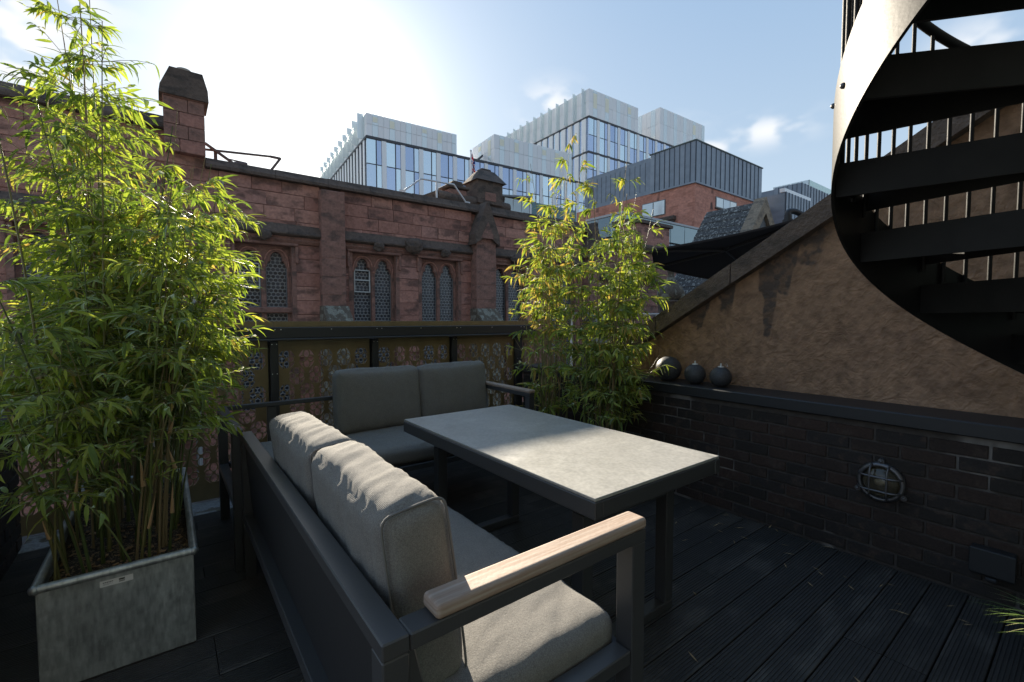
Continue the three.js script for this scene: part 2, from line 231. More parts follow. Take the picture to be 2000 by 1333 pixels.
// ---------------------------------------------------------------- pierced bronze fence
{
  const t = thing('pierced_fence', 'bronze metal fence pierced with quatrefoils, dark posts and top rail', 'fence', [0, 0, -4.05]);
  const W = 0.152, Hh = 0.1375;
  const tile = (() => {
    const s = new THREE.Shape([[-W / 2, 0], [0, -Hh], [W / 2, 0], [0, Hh]].map((p) => new THREE.Vector2(...p)));
    const ax = 0.0635, by = 0.082, pw = 1.75, c1 = 0.0318, R1 = 0.0305, r1 = 0.0222, c2 = 0.0418, X2 = 0.0295, Y2 = 0.0385, x2 = 0.0215, y2 = 0.030;
    const ring = (cx, cy, rx, ry) => { const P = []; for (let i = 0; i < 14; i++) { const a = i / 14 * 2 * Math.PI; P.push([cx + rx * Math.cos(a), cy + ry * Math.sin(a)]); } return P; };
    const far = (d, cx, cy, rx, ry) => { const A = (Math.cos(d) / rx) ** 2 + (Math.sin(d) / ry) ** 2, B = -2 * (Math.cos(d) * cx / rx / rx + Math.sin(d) * cy / ry / ry), C = (cx / rx) ** 2 + (cy / ry) ** 2 - 1, q = B * B - 4 * A * C; return q < 0 ? 0 : (-B + Math.sqrt(q)) / 2 / A; };
    const holes = [ring(c1, 0, r1, r1), ring(-c1, 0, r1, r1), ring(0, c2, x2, y2), ring(0, -c2, x2, y2)];
    const out = [], inn = []; for (let i = 4; i <= 86; i += 3) { const d = i * Math.PI / 180, o = Math.pow(Math.pow(Math.cos(d) / ax, pw) + Math.pow(Math.sin(d) / by, pw), -1 / pw), f = Math.max(far(d, c1, 0, R1, R1), far(d, 0, c2, X2, Y2)); if (o - f > 0.0035 && f > 0) { out.push([o * Math.cos(d), o * Math.sin(d)]); inn.push([f * Math.cos(d), f * Math.sin(d)]); } }
    const spandrel = [...out, ...inn.slice().reverse()]; for (const [sx, sy] of [[1, 1], [-1, 1], [-1, -1], [1, -1]]) holes.push(spandrel.map(([x, y]) => [x * sx, y * sy]));
    for (const h of holes) s.holes.push(new THREE.Path(h.map((p) => new THREE.Vector2(...p))));
    return new THREE.ExtrudeGeometry(s, { depth: 0.010, bevelEnabled: false });
  })();
  const flat = (pts) => new THREE.ExtrudeGeometry(new THREE.Shape(pts.map((p) => new THREE.Vector2(...p))), { depth: 0.010, bevelEnabled: false });
  const cols = 5, rows = 4, X = cols * W, Y = rows * 2 * Hh, G = [];
  for (let j = 0; j < rows; j++) for (let i = 0; i < cols; i++) { G.push(tile.clone().translate((i + 0.5) * W, (2 * j + 1) * Hh, 0)); if (i && j) G.push(tile.clone().translate(i * W, 2 * j * Hh, 0)); }
  for (let j = 0; j < rows; j++) { if (j) { G.push(flat([[0, (2 * j - 1) * Hh], [W / 2, 2 * j * Hh], [0, (2 * j + 1) * Hh]])); G.push(flat([[X, (2 * j - 1) * Hh], [X, (2 * j + 1) * Hh], [X - W / 2, 2 * j * Hh]])); } }
  for (let i = 0; i < cols; i++) for (const y of [0, Y]) { const s = y ? -1 : 1; if (i) G.push(flat(y ? [[(i - 0.5) * W, y], [i * W, y - Hh], [(i + 0.5) * W, y]] : [[(i - 0.5) * W, 0], [(i + 0.5) * W, 0], [i * W, Hh]])); }
  G.push(flat([[0, 0], [W / 2, 0], [0, Hh]]), flat([[X, 0], [X, Hh], [X - W / 2, 0]]), flat([[0, Y], [0, Y - Hh], [W / 2, Y]]), flat([[X, Y], [X - W / 2, Y], [X, Y - Hh]]));
  G.push(flat([[0, -0.06], [X, -0.06], [X, 0], [0, 0]]), flat([[0, Y], [X, Y], [X, Y + 0.06], [0, Y + 0.06]]));
  // corner cells where the outer half rows leave gaps on the fourth row are closed by the strips above
  const panel = uvm(merge(G));
  for (let k = -2; k < 4; k++) {
    const x = 0.67 + 0.82 * k;
    part(t, 'pierced_panel', panel, bronze, [x + 0.03, 0.075, 0]);
    const p = part(t, 'post', bx(x - 0.045, x + 0.045, -0.03, 1.19, -0.05, -0.012), blackMetal);
    part(t, 'post', bx(x - 0.018, x + 0.04, 0.0, 1.19, 0.013, 0.055), blackMetal);
    for (const y of [1.165, 0.93]) for (const dx of [-0.006, 0.028]) part(t, 'screw', new THREE.CylinderGeometry(0.0035, 0.0035, 0.003, 8).rotateX(Math.PI / 2), screwMetal, [x + dx, y, 0.0565]);
    part(t, 'cap_strip', bx(x + 0.02, x + 0.838, 1.296, 1.347, -0.03, -0.022, 0.001), bronze);
    for (const dx of [0.012, 0.055, 0.44]) part(t, 'screw', new THREE.CylinderGeometry(0.004, 0.004, 0.004, 8).rotateX(Math.PI / 2), screwMetal, [x + dx, 1.282, 0.0915]);
  }
  part(t, 'post', bx(3.10, 3.195, -0.03, 1.19, -0.05, 0.05), blackMetal);
  part(t, 'top_rail', bx(-1.0, 3.36, 1.212, 1.30, -0.02, 0.09, 0.004), blackMetal);
  part(t, 'rail_lip', bx(-1.0, 3.36, 1.196, 1.211, 0.0, 0.115, 0.003), anthracite);
}
// ---------------------------------------------------------------- red sandstone church across the lane
const CZ = -10.5;
const leadMat = mat({ c: [0.20, 0.21, 0.22], roughness: 0.6, metalness: 0.3 });
{
  const t = thing('church', 'long red sandstone church with leaded windows and dark parapet coping', 'church', [0, 0, CZ]);
  part(t, 'wall_core', plainBox(-4.5, 11.5, -4.2, 4.2, -5.5, -0.32), redStone[3]);
  part(t, 'wall_core', plainBox(-4.5, 0.69, 4.2, 4.8, -5.5, -0.03), redStone[3]);
  const wins = [[1.10, 2.19], [3.40, 4.50], [5.12, 6.24], [7.31, 8.52], [9.45, 10.6], [-1.9, -0.8]], butt = [[2.72, 3.22], [6.60, 7.24], [-0.35, 0.1], [10.9, 11.4]];
  { const s = new THREE.Shape([[-4.5, -4.2], [11.5, -4.2], [11.5, 4.2], [-4.5, 4.2]].map((p) => new THREE.Vector2(...p))); for (const [a, b] of wins) s.holes.push(new THREE.Path([[a - 0.03, -0.55], [a - 0.03, 2.94], [b + 0.03, 2.94], [b + 0.03, -0.55]].map((p) => new THREE.Vector2(...p)))); part(t, 'mortar_bed', uvm(new THREE.ExtrudeGeometry(s, { depth: 0.28, bevelEnabled: false }).translate(0, 0, -0.31)), redStone[3]); }
  const blockGeo = {};
  const block = (x0, x1, y0, y1, proud = 0) => { const w = Math.round((x1 - x0) * 50) / 50, h = Math.round((y1 - y0) * 100) / 100; if (w < 0.05) return; const k = w + '|' + h; const g = (blockGeo[k] ??= shiftUV(chamfer(x1 - x0 - 0.006, y1 - y0 - 0.006, 0.12, 0.006))); part(t, 'stone_block', g, redStone[Math.floor(rnd() * 5)], [(x0 + x1) / 2, (y0 + y1) / 2, -0.06 + rr(-0.006, 0.006) + proud]); };
  const rows = [0.55, 0.86, 1.17, 1.47, 1.77, 2.07, 2.36, 2.65, 2.95, 3.12, 3.42, 3.70, 3.98, 4.23];
  for (let r = 0; r + 1 < rows.length; r++) {
    const y0 = rows[r], y1 = rows[r + 1]; if (y0 === 2.95) continue;
    let spans = [[-3.2, 11.4]];
    const cut = (a, b) => { spans = spans.flatMap(([p, q]) => (b <= p || a >= q ? [[p, q]] : [[p, a], [b, q]].filter((s) => s[1] - s[0] > 0.05))); };
    if (y0 < 2.92) wins.forEach((w) => cut(w[0], w[1])); butt.forEach((b) => cut(b[0] + 0.03, b[1] - 0.03));
    for (const [p, q] of spans) { let x = p; while (x < q - 0.01) { let e = x + rr(0.45, 0.95); if (q - e < 0.3) e = q; block(x, e, y0, y1); x = e; } }
  }
  for (const [y0, y1] of [[4.23, 4.51], [4.51, 4.79]]) { let x = -3.2; while (x < 0.5) { const e = x + rr(0.5, 0.9) > 0.3 ? 0.69 : x + rr(0.5, 0.9); block(x, e, y0, y1); x = e; } }
  // parapet coping, laid in lengths that follow the slightly uneven top
  let x = 0.69; while (x < 11.4) { const e = Math.min(11.5, x + rr(0.9, 1.3)), lift = 0.03 * (x - 3) / 4; part(t, 'coping_stone', prism([[-0.4, 4.24], [0.11, 4.24], [0.11, 4.30], [0.09, 4.31 + 0.02], [0.03, 4.44 + clamp(lift, -0.03, 0.05)], [-0.4, 4.46]], 'x', x + 0.003, e - 0.003), sootStone); x = e; }
  x = -4.5; while (x < 0.69) { const e = Math.min(0.69, x + rr(0.9, 1.3)); part(t, 'coping_stone', prism([[-0.4, 4.80], [0.12, 4.80], [0.12, 4.88], [0.03, 5.03], [-0.4, 5.05]], 'x', x + 0.003, e - 0.003), sootStone); x = e; }
  // string course: sooty weathered slope over a thin moulding, in stones between the buttresses
  for (const [a, b] of [[-3.2, -0.35], [0.1, 2.73], [3.21, 6.61], [7.23, 10.9]]) {
    let p = a; while (p < b - 0.01) { let e = Math.min(b, p + rr(0.5, 0.9)); if (b - e < 0.3) e = b; part(t, 'string_stone', prism([[-0.03, 3.10], [0.10, 3.10], [0.15, 3.13], [0.15, 3.16], [0.0, 3.36], [-0.03, 3.36]], 'x', p + 0.002, e - 0.002), sootStone); p = e; }
    part(t, 'moulding', prism([[-0.03, 2.955], [0.03, 2.955], [0.075, 3.02], [0.05, 3.05], [0.06, 3.095], [-0.03, 3.095]], 'x', a, b), brownStone);
  }
  for (const [bxx, by, s] of [[1.63, 3.07, 0.12], [4.0, 3.06, 0.12], [4.88, 3.17, 0.2], [5.77, 3.07, 0.12], [8.0, 3.07, 0.13], [8.75, 3.12, 0.18]]) { // carved leaf bosses
    const g = new THREE.IcosahedronGeometry(s, 4), P = g.attributes.position; for (let i = 0; i < P.count; i++) { const v = V(P.getX(i), P.getY(i), P.getZ(i)), n = 0.68 + 0.6 * fbm(v.x / s * 1.7 + 9, v.y / s * 1.7 + v.z / s * 0.8 + 5, 41 + Math.round(bxx * 10), 3); P.setXYZ(i, v.x * n * 1.15, v.y * n, v.z * n * 0.7); }
    g.computeVertexNormals(); part(t, 'carved_boss', uvm(g), sootStone, [bxx, by, 0.13]);
  }
  // buttresses: shaft, sloped plinth, gabled head
  for (const [i, [a, b]] of butt.entries()) {
    const p = part(t, 'buttress', bx(a, b, -4.2, i === 0 ? 4.15 : 3.55, -0.02, i === 0 ? 0.2 : 0.28, 0.01), brownStone), m = (a + b) / 2, w = (b - a) / 2;
    part(p, 'plinth', prism([[0, -4.2], [0.62, -4.2], [0.62, 1.32], [0.3, 1.66], [0, 1.66]], 'x', a - 0.02, b + 0.02), lichenStone);
    for (const yy of [1.9, 2.3, 2.7]) part(p, 'quoin', bx(a - 0.006, b + 0.006, yy, yy + 0.37, i === 0 ? 0.0 : 0.05, i === 0 ? 0.206 : 0.287, 0.012), brownStone);
    if (i === 1 || i === 3) { part(p, 'gablet', prism([[a - 0.08, 3.35], [m - 0.1, 3.55], [m, 3.62], [m + 0.1, 3.55], [b + 0.08, 3.35], [b + 0.06, 3.62], [m + 0.03, 4.5], [m - 0.03, 4.5], [a - 0.06, 3.62]], 'z', -0.02, 0.36), sootStone); part(p, 'gablet_panel', prism([[a + 0.1, 3.52], [b - 0.1, 3.52], [m, 3.95]], 'z', 0.3, 0.375), brownStone); }
  }
  // windows: two cusped lights each under a square label, leaded quarries behind
  const quarry = tex(512, 512, (u, v) => { const gx = u * 6, gy = v * 7, r = Math.floor(gy), ox = gx + (r % 2) * 0.5, fx = fract(ox) - 0.5, fy = fract(gy) - 0.5, d = Math.hypot(fx, fy * 1.0), id = hash(((Math.floor(ox) % 6) + 6) % 6, r, 9); const lead = sstep(0.40, 0.46, d); return mixc(mulc([0.034, 0.040, 0.05], 0.6 + 1.0 * id), [0.27, 0.28, 0.285], lead * (0.55 + 0.45 * fbt(u, v, 30, 30, 610, 3))); }, [0.52, 0.52]);
  const quarryBump = tex(512, 512, (u, v) => { const gx = u * 6, gy = v * 7, r = Math.floor(gy), ox = gx + (r % 2) * 0.5, d = Math.hypot(fract(ox) - 0.5, fract(gy) - 0.5); return 0.5 + 0.4 * sstep(0.38, 0.45, d) + 0.2 * (0.4 - d) + 0.15 * (fbt(u, v, 20, 20, 615, 3) - 0.5); }, [0.52, 0.52], false);
  const quarryMat = mat({ map: quarry, bumpMap: quarryBump, bumpScale: 0.012, roughness: 0.22 });
  const casementMat = mat({ c: [0.50, 0.53, 0.52], roughness: 0.5 });
  for (const [i, [a, b]] of wins.entries()) {
    const w = b - a, win = part(t, 'window', (() => {
      const s = new THREE.Shape([[0, -0.6], [w, -0.6], [w, 2.92], [0, 2.92]].map((p) => new THREE.Vector2(...p)));
      for (const k of [0, 1]) { const lw = (w - 0.30) / 2, x0 = 0.10 + k * (lw + 0.10), cx = x0 + lw / 2, ry = lw / 2, pts = [[x0, -0.5], [x0 + lw, -0.5], [x0 + lw, 2.44]];
        for (let q = 0; q <= 30; q++) { const an = q / 30 * Math.PI, c3 = Math.abs(Math.cos(1.5 * (an - Math.PI / 2))), rad = ry * (0.60 + 0.36 * Math.pow(c3, 0.6)); pts.push([cx + Math.cos(an) * rad, 2.50 + Math.sin(an) * rad * 1.45]); } pts.push([x0, 2.44]);
        s.holes.push(new THREE.Path(pts.reverse().map((p) => new THREE.Vector2(...p)))); }
      return uvm(new THREE.ExtrudeGeometry(s, { depth: 0.1, bevelEnabled: true, bevelThickness: 0.03, bevelSize: 0.02, bevelSegments: 2, bevelOffset: -0.02 }));
    })(), brownStone, [a, 0, -0.24]);
    part(win, 'reveal', merge([plainBox(-0.06, 0.03, -0.6, 2.92, 0.0, 0.245), plainBox(w - 0.03, w + 0.06, -0.6, 2.92, 0.0, 0.245), plainBox(-0.06, w + 0.06, 2.90, 2.955, 0.0, 0.25)]), brownStone);
    part(win, 'label_mould', merge([bx(-0.1, w + 0.1, 2.90, 2.96, 0.22, 0.30, 0.015), bx(-0.1, -0.04, 2.55, 2.90, 0.22, 0.285, 0.015), bx(w + 0.04, w + 0.1, 2.55, 2.90, 0.22, 0.285, 0.015)]), brownStone);
    const lw = (w - 0.30) / 2;
    for (const k of [0, 1]) { const x0 = 0.10 + k * (lw + 0.10), cx = x0 + lw / 2, g = []; const pts = []; for (let q = 0; q <= 12; q++) { const f = q / 12, side = f < 0.5 ? -1 : 1, e = f < 0.5 ? f * 2 : (1 - f) * 2; pts.push([cx + side * (lw / 2 + 0.035) * Math.cos(e * Math.PI / 2.05), 2.46 + 0.37 * Math.pow(Math.sin(e * Math.PI / 2), 0.85), 0.14]); } part(win, 'arch_rib', uvm(tube(pts, 0.018, 6, 28)), redStone[0]);
      part(win, 'leaded_light', uvm(new THREE.PlaneGeometry(lw + 0.04, 3.4).translate(cx, 1.12, 0.0)), quarryMat, [0, 0, 0.035]);
      part(win, 'ferramenta', merge([bx(x0 - 0.004, x0 + 0.012, -0.5, 2.46, 0.05, 0.075, 0.002), bx(x0 + lw - 0.012, x0 + lw + 0.004, -0.5, 2.46, 0.05, 0.075, 0.002)]), leadMat);
      if (k === 0 && i < 2) part(win, 'casement', merge([bx(x0 + 0.01, x0 + 0.035, 2.0, 2.52, 0.06, 0.10, 0.002), bx(x0 + lw - 0.035, x0 + lw - 0.01, 2.0, 2.52, 0.06, 0.10, 0.002), ...[2.0, 2.27, 2.5].map((y) => bx(x0 + 0.035, x0 + lw - 0.035, y, y + 0.024, 0.06, 0.098, 0.002))]), casementMat);
    }
    if (i === 0) part(win, 'transom', bx(0, w, 1.50, 1.62, 0.02, 0.19, 0.02), brownStone);
  }
  // small vent slot and lead downpipe
  part(t, 'vent', bx(0.75, 0.98, 3.92, 4.05, -0.01, 0.012), mat({ c: [0.33, 0.30, 0.31], roughness: 0.6 }));
  const dp = part(t, 'downpipe', rod([0.45, -4.2, 0.14], [0.45, 2.48, 0.14], 0.05, 12), mat({ map: tex(256, 256, (u, v) => mulc([0.34, 0.35, 0.35], 0.5 + 0.9 * fbt(u, v, 10, 10, 640, 4)), 0.6), roughness: 0.7, metalness: 0.2 }));
  part(dp, 'hopper', prism([[0.30, 2.64], [0.34, 2.46], [0.40, 2.40], [0.50, 2.40], [0.56, 2.46], [0.60, 2.64]], 'z', 0.04, 0.28), dp.material);
  part(dp, 'bracket', bx(0.45, 0.84, 2.52, 2.57, 0.03, 0.1), dp.material);
}
{ // chimney stack on the church
  const t = thing('chimney_stack', 'tall red sandstone chimney with pitched stone cap and clay pot', 'chimney', [0.385, 4.4, CZ + 0.06]);
  const y = (v) => v - 4.4;
  for (let r = 0, yy = 0.0; r < 4; r++, yy += 0.24) { const o = r % 2 ? 0.05 : -0.08; part(t, 'stone_block', bx(-0.305, o, yy + 0.003, yy + 0.237, -0.5, 0.11, 0.008), brownStone); part(t, 'stone_block', bx(o + 0.005, 0.305, yy + 0.003, yy + 0.237, -0.5, 0.11, 0.008), r % 2 ? brownStone : redStone[3]); }
  part(t, 'neck', bx(-0.315, 0.315, 0.96, 1.12, -0.51, 0.12, 0.01), brownStone);
  part(t, 'stone_cap', prism([[-0.365, 0.98], [-0.345, 1.12], [-0.20, 1.46], [0.29, 1.46], [0.365, 1.18], [0.375, 0.98]].map(([a, b]) => [a, b]), 'z', -0.55, 0.16), sootStone);
  part(t, 'clay_pot', new THREE.LatheGeometry([[0.085, 1.4], [0.10, 1.42], [0.10, 1.50], [0.115, 1.52], [0.115, 1.56], [0.09, 1.56], [0.085, 1.45]].map((p) => new THREE.Vector2(...p)), 20), mat({ c: [0.36, 0.31, 0.25], roughness: 0.9 }), [0.02, 0, -0.1]);
}
const railDark = mat({ c: [0.10, 0.075, 0.07], roughness: 0.55 }), railPale = mat({ c: [0.62, 0.63, 0.64], roughness: 0.4, metalness: 0.3 });
{
  const t = thing('access_frame', 'dark steel railing frame beside the tall chimney on the church roof', 'railing', [0.74, 4.45, -11.2]);
  part(t, 'brace', bar([0, 0.47, 0], [0.72, 0.02, 0], 0.05), railDark); part(t, 'top_rail', bar([0, 0.36, -0.05], [1.19, 0.47, -0.05], 0.04), railDark);
  part(t, 'top_rail', bar([1.19, 0.47, -0.05], [1.37, 0.42, 0.1], 0.05), railDark); part(t, 'post', bar([0.18, 0, -0.05], [0.18, 0.37, -0.05], 0.06), railDark);
  part(t, 'brace', bar([1.36, 0.42, 0.1], [1.14, 0.08, 0.1], 0.05), railDark); part(t, 'cable', rod([0, 0.33, -0.6], [0.35, 0.05, -0.6], 0.01), railPale);
  const c = thing('roof_camera', 'small grey plant box with a camera head behind the steel frame', 'box', [1.6, 4.42, -11.6]);
  part(c, 'housing', prism([[-0.55, 0], [0.55, 0], [0.40, 0.12], [-0.35, 0.22]], 'z', -0.3, 0.3), mat({ c: [0.45, 0.45, 0.46], roughness: 0.5 })); part(c, 'head', rod([-0.32, 0.28, 0.1], [-0.08, 0.30, 0.1], 0.05, 12), railDark); part(c, 'arm', rod([-0.5, 0.36, 0.1], [-0.1, 0.34, 0.1], 0.015), railDark); part(c, 'stem', rod([-0.2, 0.15, 0.1], [-0.2, 0.3, 0.1], 0.018), railDark);
}
{
  const t = thing('safety_rail', 'pale galvanised safety handrail stepping over the church parapet', 'railing', [4.85, 4.42, -10.8]);
  for (const [a, b] of [[[0, 0.17, 0], [0.45, 0.54, 0]], [[0.45, 0.54, 0], [1.42, 0.56, 0]], [[1.42, 0.56, 0], [1.78, 0.16, 0]]]) part(t, 'handrail', merge([rod(a, b, 0.022, 10), new THREE.SphereGeometry(0.024, 10, 8).translate(...b)]), railPale);
  part(t, 'post', rod([0.9, 0, 0], [0.9, 0.54, 0], 0.025), railPale);
  for (const x of [0, -0.12, 1.78, 1.9]) part(t, 'foot', bar([x, -0.04, 0], [x, 0.17, 0], 0.035), railPale); for (const x of [-0.12, 1.78]) part(t, 'foot_tie', bar([x, 0.16, 0], [x + 0.12, 0.16, 0], 0.03), railPale);
}
{
  const t = thing('roof_ridge_wall', 'short dark stone wall with rolled coping above the church parapet', 'wall', [5.5, 4.2, -11.3]);
  let x = 0; while (x < 2.9) { const e = Math.min(2.95, x + rr(0.4, 0.65)); part(t, 'stone_block', bx(x + 0.003, e - 0.003, 0.0, 0.42, -0.3, 0, 0.01), [brownStone, redStone[3], redStone[1], brownStone][Math.floor(rnd() * 4)]); x = e; }
  part(t, 'ramp_stone', prism([[-0.25, 0.30], [0.55, 0.42], [0.55, 0.72], [0.0, 0.45], [-0.25, 0.36]], 'z', -0.32, 0.03), sootStone);
  for (let k = 0; k < 4; k++) part(t, 'coping_roll', uvm(rod([0.56 + k * 0.62, 0.58 - k * 0.0, -0.12], [1.17 + k * 0.62, 0.58, -0.12], 0.17, 14)), sootStone);
  const c = thing('small_chimney', 'squat dark stone chimney with hipped cap beside the pale handrail', 'chimney', [7.74, 4.75, -11.55]);
  part(c, 'stack', bx(-0.45, 0.45, 0, 0.72, -0.35, 0.35, 0.02), sootStone); part(c, 'stone_block', bx(-0.2, 0.2, 0.1, 0.35, 0.3, 0.356, 0.01), brownStone);
  const cap = new THREE.CylinderGeometry(0.34, 0.76, 0.36, 4, 1).rotateY(Math.PI / 4).scale(1, 1, 0.8); part(c, 'cap', uvm(cap), sootStone, [0, 0.84, 0]); part(c, 'finial_block', bx(-0.18, 0.18, 0.99, 1.10, -0.15, 0.15, 0.03), sootStone);
  const l = thing('stub_chimney', 'low stepped stone chimney base with open vents by the squat chimney', 'chimney', [6.7, 4.7, -11.55]);
  part(l, 'plinth', bx(-0.28, 0.28, 0, 0.34, -0.25, 0.25, 0.02), brownStone); part(l, 'slab', bx(-0.36, 0.36, 0.36, 0.44, -0.3, 0.3, 0.02), sootStone); part(l, 'cap', prism([[-0.24, 0.45], [0.24, 0.45], [0.14, 0.58], [-0.14, 0.58]], 'z', -0.2, 0.2), sootStone);
}
const paneGrey = mat({ c: [0.42, 0.47, 0.48], roughness: 0.12, metalness: 0.35 }), paneTeal = mat({ c: [0.10, 0.17, 0.19], roughness: 0.1, metalness: 0.45 });
{
  const t = thing('glazed_rooflight', 'glazed roof box with frosted panes behind the church parapet', 'rooflight', [8.7, 4.3, -11.8]);
  for (let k = 0; k < 3; k++) part(t, 'pane', bx(k * 0.34 + 0.01, k * 0.34 + 0.33, 0, 0.95, -0.03, 0, 0.002), paneGrey);
  part(t, 'side_pane', bx(1.06, 1.09, 0, 0.98, -2.6, -0.02, 0.002), paneTeal); part(t, 'corner_post', bx(1.02, 1.10, 0, 1.06, -0.06, 0.02), railPale); part(t, 'roof_edge', prism([[-0.2, 0.95], [1.12, 1.08], [1.12, 1.15], [-0.2, 1.0]], 'z', -2.6, 0.05), mat({ c: [0.20, 0.21, 0.22], roughness: 0.5 }));
  part(t, 'front_pane', bx(1.12, 3.2, 0, 0.98, -0.03, 0, 0.002), paneTeal);
}
{
  const t = thing('flagpole', 'white flagpole seen in front of the glass office wing', 'flagpole', [21.75, -4.2, -34.5]);
  part(t, 'pole', new THREE.CylinderGeometry(0.06, 0.1, 20.3, 10).translate(0, 10.15, 0), mat({ c: [0.75, 0.75, 0.75], roughness: 0.4 })); part(t, 'finial', new THREE.SphereGeometry(0.1, 10, 8), railPale, [0, 20.35, 0]);
  const g = new THREE.PlaneGeometry(1.9, 1.0, 24, 8), P = g.attributes.position; for (let i = 0; i < P.count; i++) { const u = P.getX(i) / 1.9 + 0.5, v = P.getY(i); P.setXYZ(i, 0.06 + 0.32 * u + 0.06 * Math.sin(v * 9 + u * 4), v * 0.9 - 1.25 * u, 0.16 * Math.sin(u * 9 + v * 3)); } g.computeVertexNormals();
  const ft = tex(256, 128, (u, v) => { const x = (u - 0.5) * 2, y = (v - 0.5), dx = Math.abs(x), dd = Math.min(Math.abs(y - x / 2), Math.abs(y + x / 2)), B = [0.012, 0.03, 0.19], R = [0.55, 0.02, 0.04], Wt = [0.75, 0.75, 0.75]; if (dx < 0.1 || Math.abs(y) < 0.1) return R; if (dx < 0.166 || Math.abs(y) < 0.166) return Wt; if (dd < 0.035) return R; if (dd < 0.11) return Wt; return B; });
  const fl = new THREE.Mesh(g, mat({ map: ft, roughness: 0.8, side: THREE.DoubleSide })); fl.name = 'flag'; fl.castShadow = true; fl.position.set(21.75, 15.6, -34.5); scene.add(fl); tag(fl, 'red white and blue flag hanging limp from the white pole', 'flag');
}
// ---------------------------------------------------------------- office blocks
const clad = [mat({ c: [0.80, 0.795, 0.79], roughness: 0.4 }), mat({ c: [0.76, 0.755, 0.75], roughness: 0.4 }), mat({ c: [0.77, 0.77, 0.76], roughness: 0.35 })];
const cladGlass = mat({ c: [0.72, 0.78, 0.78], roughness: 0.15, metalness: 0.2 }), bandDark = mat({ c: [0.05, 0.05, 0.055], roughness: 0.5 }), whitePil = mat({ c: [0.80, 0.80, 0.79], roughness: 0.35 });
const glassBlue = [[0.58, 0.66, 0.76], [0.50, 0.57, 0.72], [0.66, 0.74, 0.80], [0.42, 0.49, 0.64], [0.72, 0.82, 0.86]].map((c) => mat({ c, metalness: 0.8, roughness: 0.06 }));
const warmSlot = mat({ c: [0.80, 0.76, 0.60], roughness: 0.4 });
// a facade in its own axes: u along, y up, n outwards; on(face) maps it on the front (+z) or the flank (-x)
const onFront = (u0, u1, y0, y1, n0, n1) => bx(u0, u1, y0, y1, n0, n1, 0.01), onFlank = (u0, u1, y0, y1, n0, n1) => bx(-n1, -n0, y0, y1, -u1, -u0, 0.01);
function cladding(t, on, u0, u1, y0, y1, pw, fins) {
  const n = Math.round((u1 - u0) / pw), w = (u1 - u0) / n, ym = y0 + (y1 - y0) * 0.52;
  for (let i = 0; i < n; i++) { const a = u0 + i * w + 0.012, b = u0 + (i + 1) * w - 0.012, gl = i % 3 === 1; for (const [p, q] of [[y0, ym], [ym + 0.02, y1]]) part(t, gl ? 'glass_panel' : 'cladding_panel', on(a, b, p, q - 0.01, -0.05, gl ? 0.02 : 0), gl ? cladGlass : clad[(i * 5 + (p > y0 ? 1 : 0)) % 3]);
    if (gl && !fins && hash(i, n, 4) > 0.45) part(t, 'painted_lit_slot', on(a + 0.05, b - 0.05, y1 - (0.25 + 0.5 * hash(i, n, 5)) * (y1 - y0), y1 - 0.12 * (y1 - y0), 0.02, 0.035), warmSlot);  // slot coloured pale warm so that it looks lit from within
    if (fins && gl) part(t, 'glass_fin', on((a + b) / 2 - 0.04, (a + b) / 2 + 0.04, y0 - 0.1, y1 + 0.25, 0.03, 0.75), cladGlass); }
}
function glazing(t, on, u0, u1, rows, bay, o = {}) { // rows: [y0, y1, transom y]
  const n = Math.max(1, Math.round((u1 - u0) / bay)), w = (u1 - u0) / n;
  for (const [y0, y1, yt] of rows) { part(t, 'floor_band', on(u0, u1, y1, y1 + 0.32, -0.1, o.proud ?? 0.06), bandDark);
    for (let i = 0; i < n; i++) { const a = u0 + i * w, pw = w * (o.pil ?? 0.24); part(t, 'pilaster', on(a + w - pw, a + w, y0, y1, -0.05, 0.05), whitePil);
      const m = a + (w - pw) * 0.64; for (const [p, q] of [[a, m - 0.04], [m + 0.04, a + w - pw]]) for (const [c, d] of yt ? [[y0, yt - 0.05], [yt + 0.05, y1]] : [[y0, y1]]) part(t, 'pane', on(p + 0.02, q - 0.02, c, d, -0.1, -0.06), glassBlue[Math.floor(hash(i, Math.round(c * 7 + p), 77) * 5)]);
      part(t, 'mullion', on(m - 0.04, m + 0.04, y0, y1, -0.1, 0.0), bandDark); if (yt) part(t, 'transom', on(a, a + w - pw, yt - 0.05, yt + 0.05, -0.1, -0.01), bandDark); }
  }
}
{
  const t = thing('office_wing', 'long glass office wing with two pale clad rooftop blocks', 'building', [20.05, 0, -55.42]); t.rotation.y = THREE.MathUtils.degToRad(-4.2);
  part(t, 'body', plainBox(0.2, 36.3, -4.2, 23.4, -26, -0.12), bandDark); part(t, 'block_body', plainBox(0.1, 12, 23.7, 26.3, -26, -0.06), clad[1]); part(t, 'block_body', plainBox(18.1, 32.3, 23.7, 27.7, -6.6, -0.06), clad[1]);
  cladding(t, onFront, 0, 12.1, 23.7, 26.4, 0.72); cladding(t, onFront, 18.05, 32.4, 23.7, 27.8, 0.85); cladding(t, (a, b, c, d, e, f) => onFlank(a, b, c, d, e, f).translate(18.05, 0, 0), 0, 6.6, 23.7, 27.8, 0.9);
  cladding(t, onFlank, 0, 25, 23.7, 26.4, 0.85, true);
  glazing(t, onFront, 0, 36.4, [[14.8, 23.4, 20.4], [8.4, 14.4, 0]], 2.42); glazing(t, onFlank, 0, 25, [[14.8, 23.4, 20.4]], 1.55, { pil: 0.4 });
  part(t, 'roof_plant', bx(12.6, 17.6, 23.8, 25.0, -9, -5, 0.02), clad[0]); part(t, 'roof_plant', bar([16.2, 24.2, -2], [17.8, 25.6, -3], 0.25), bandDark);
}
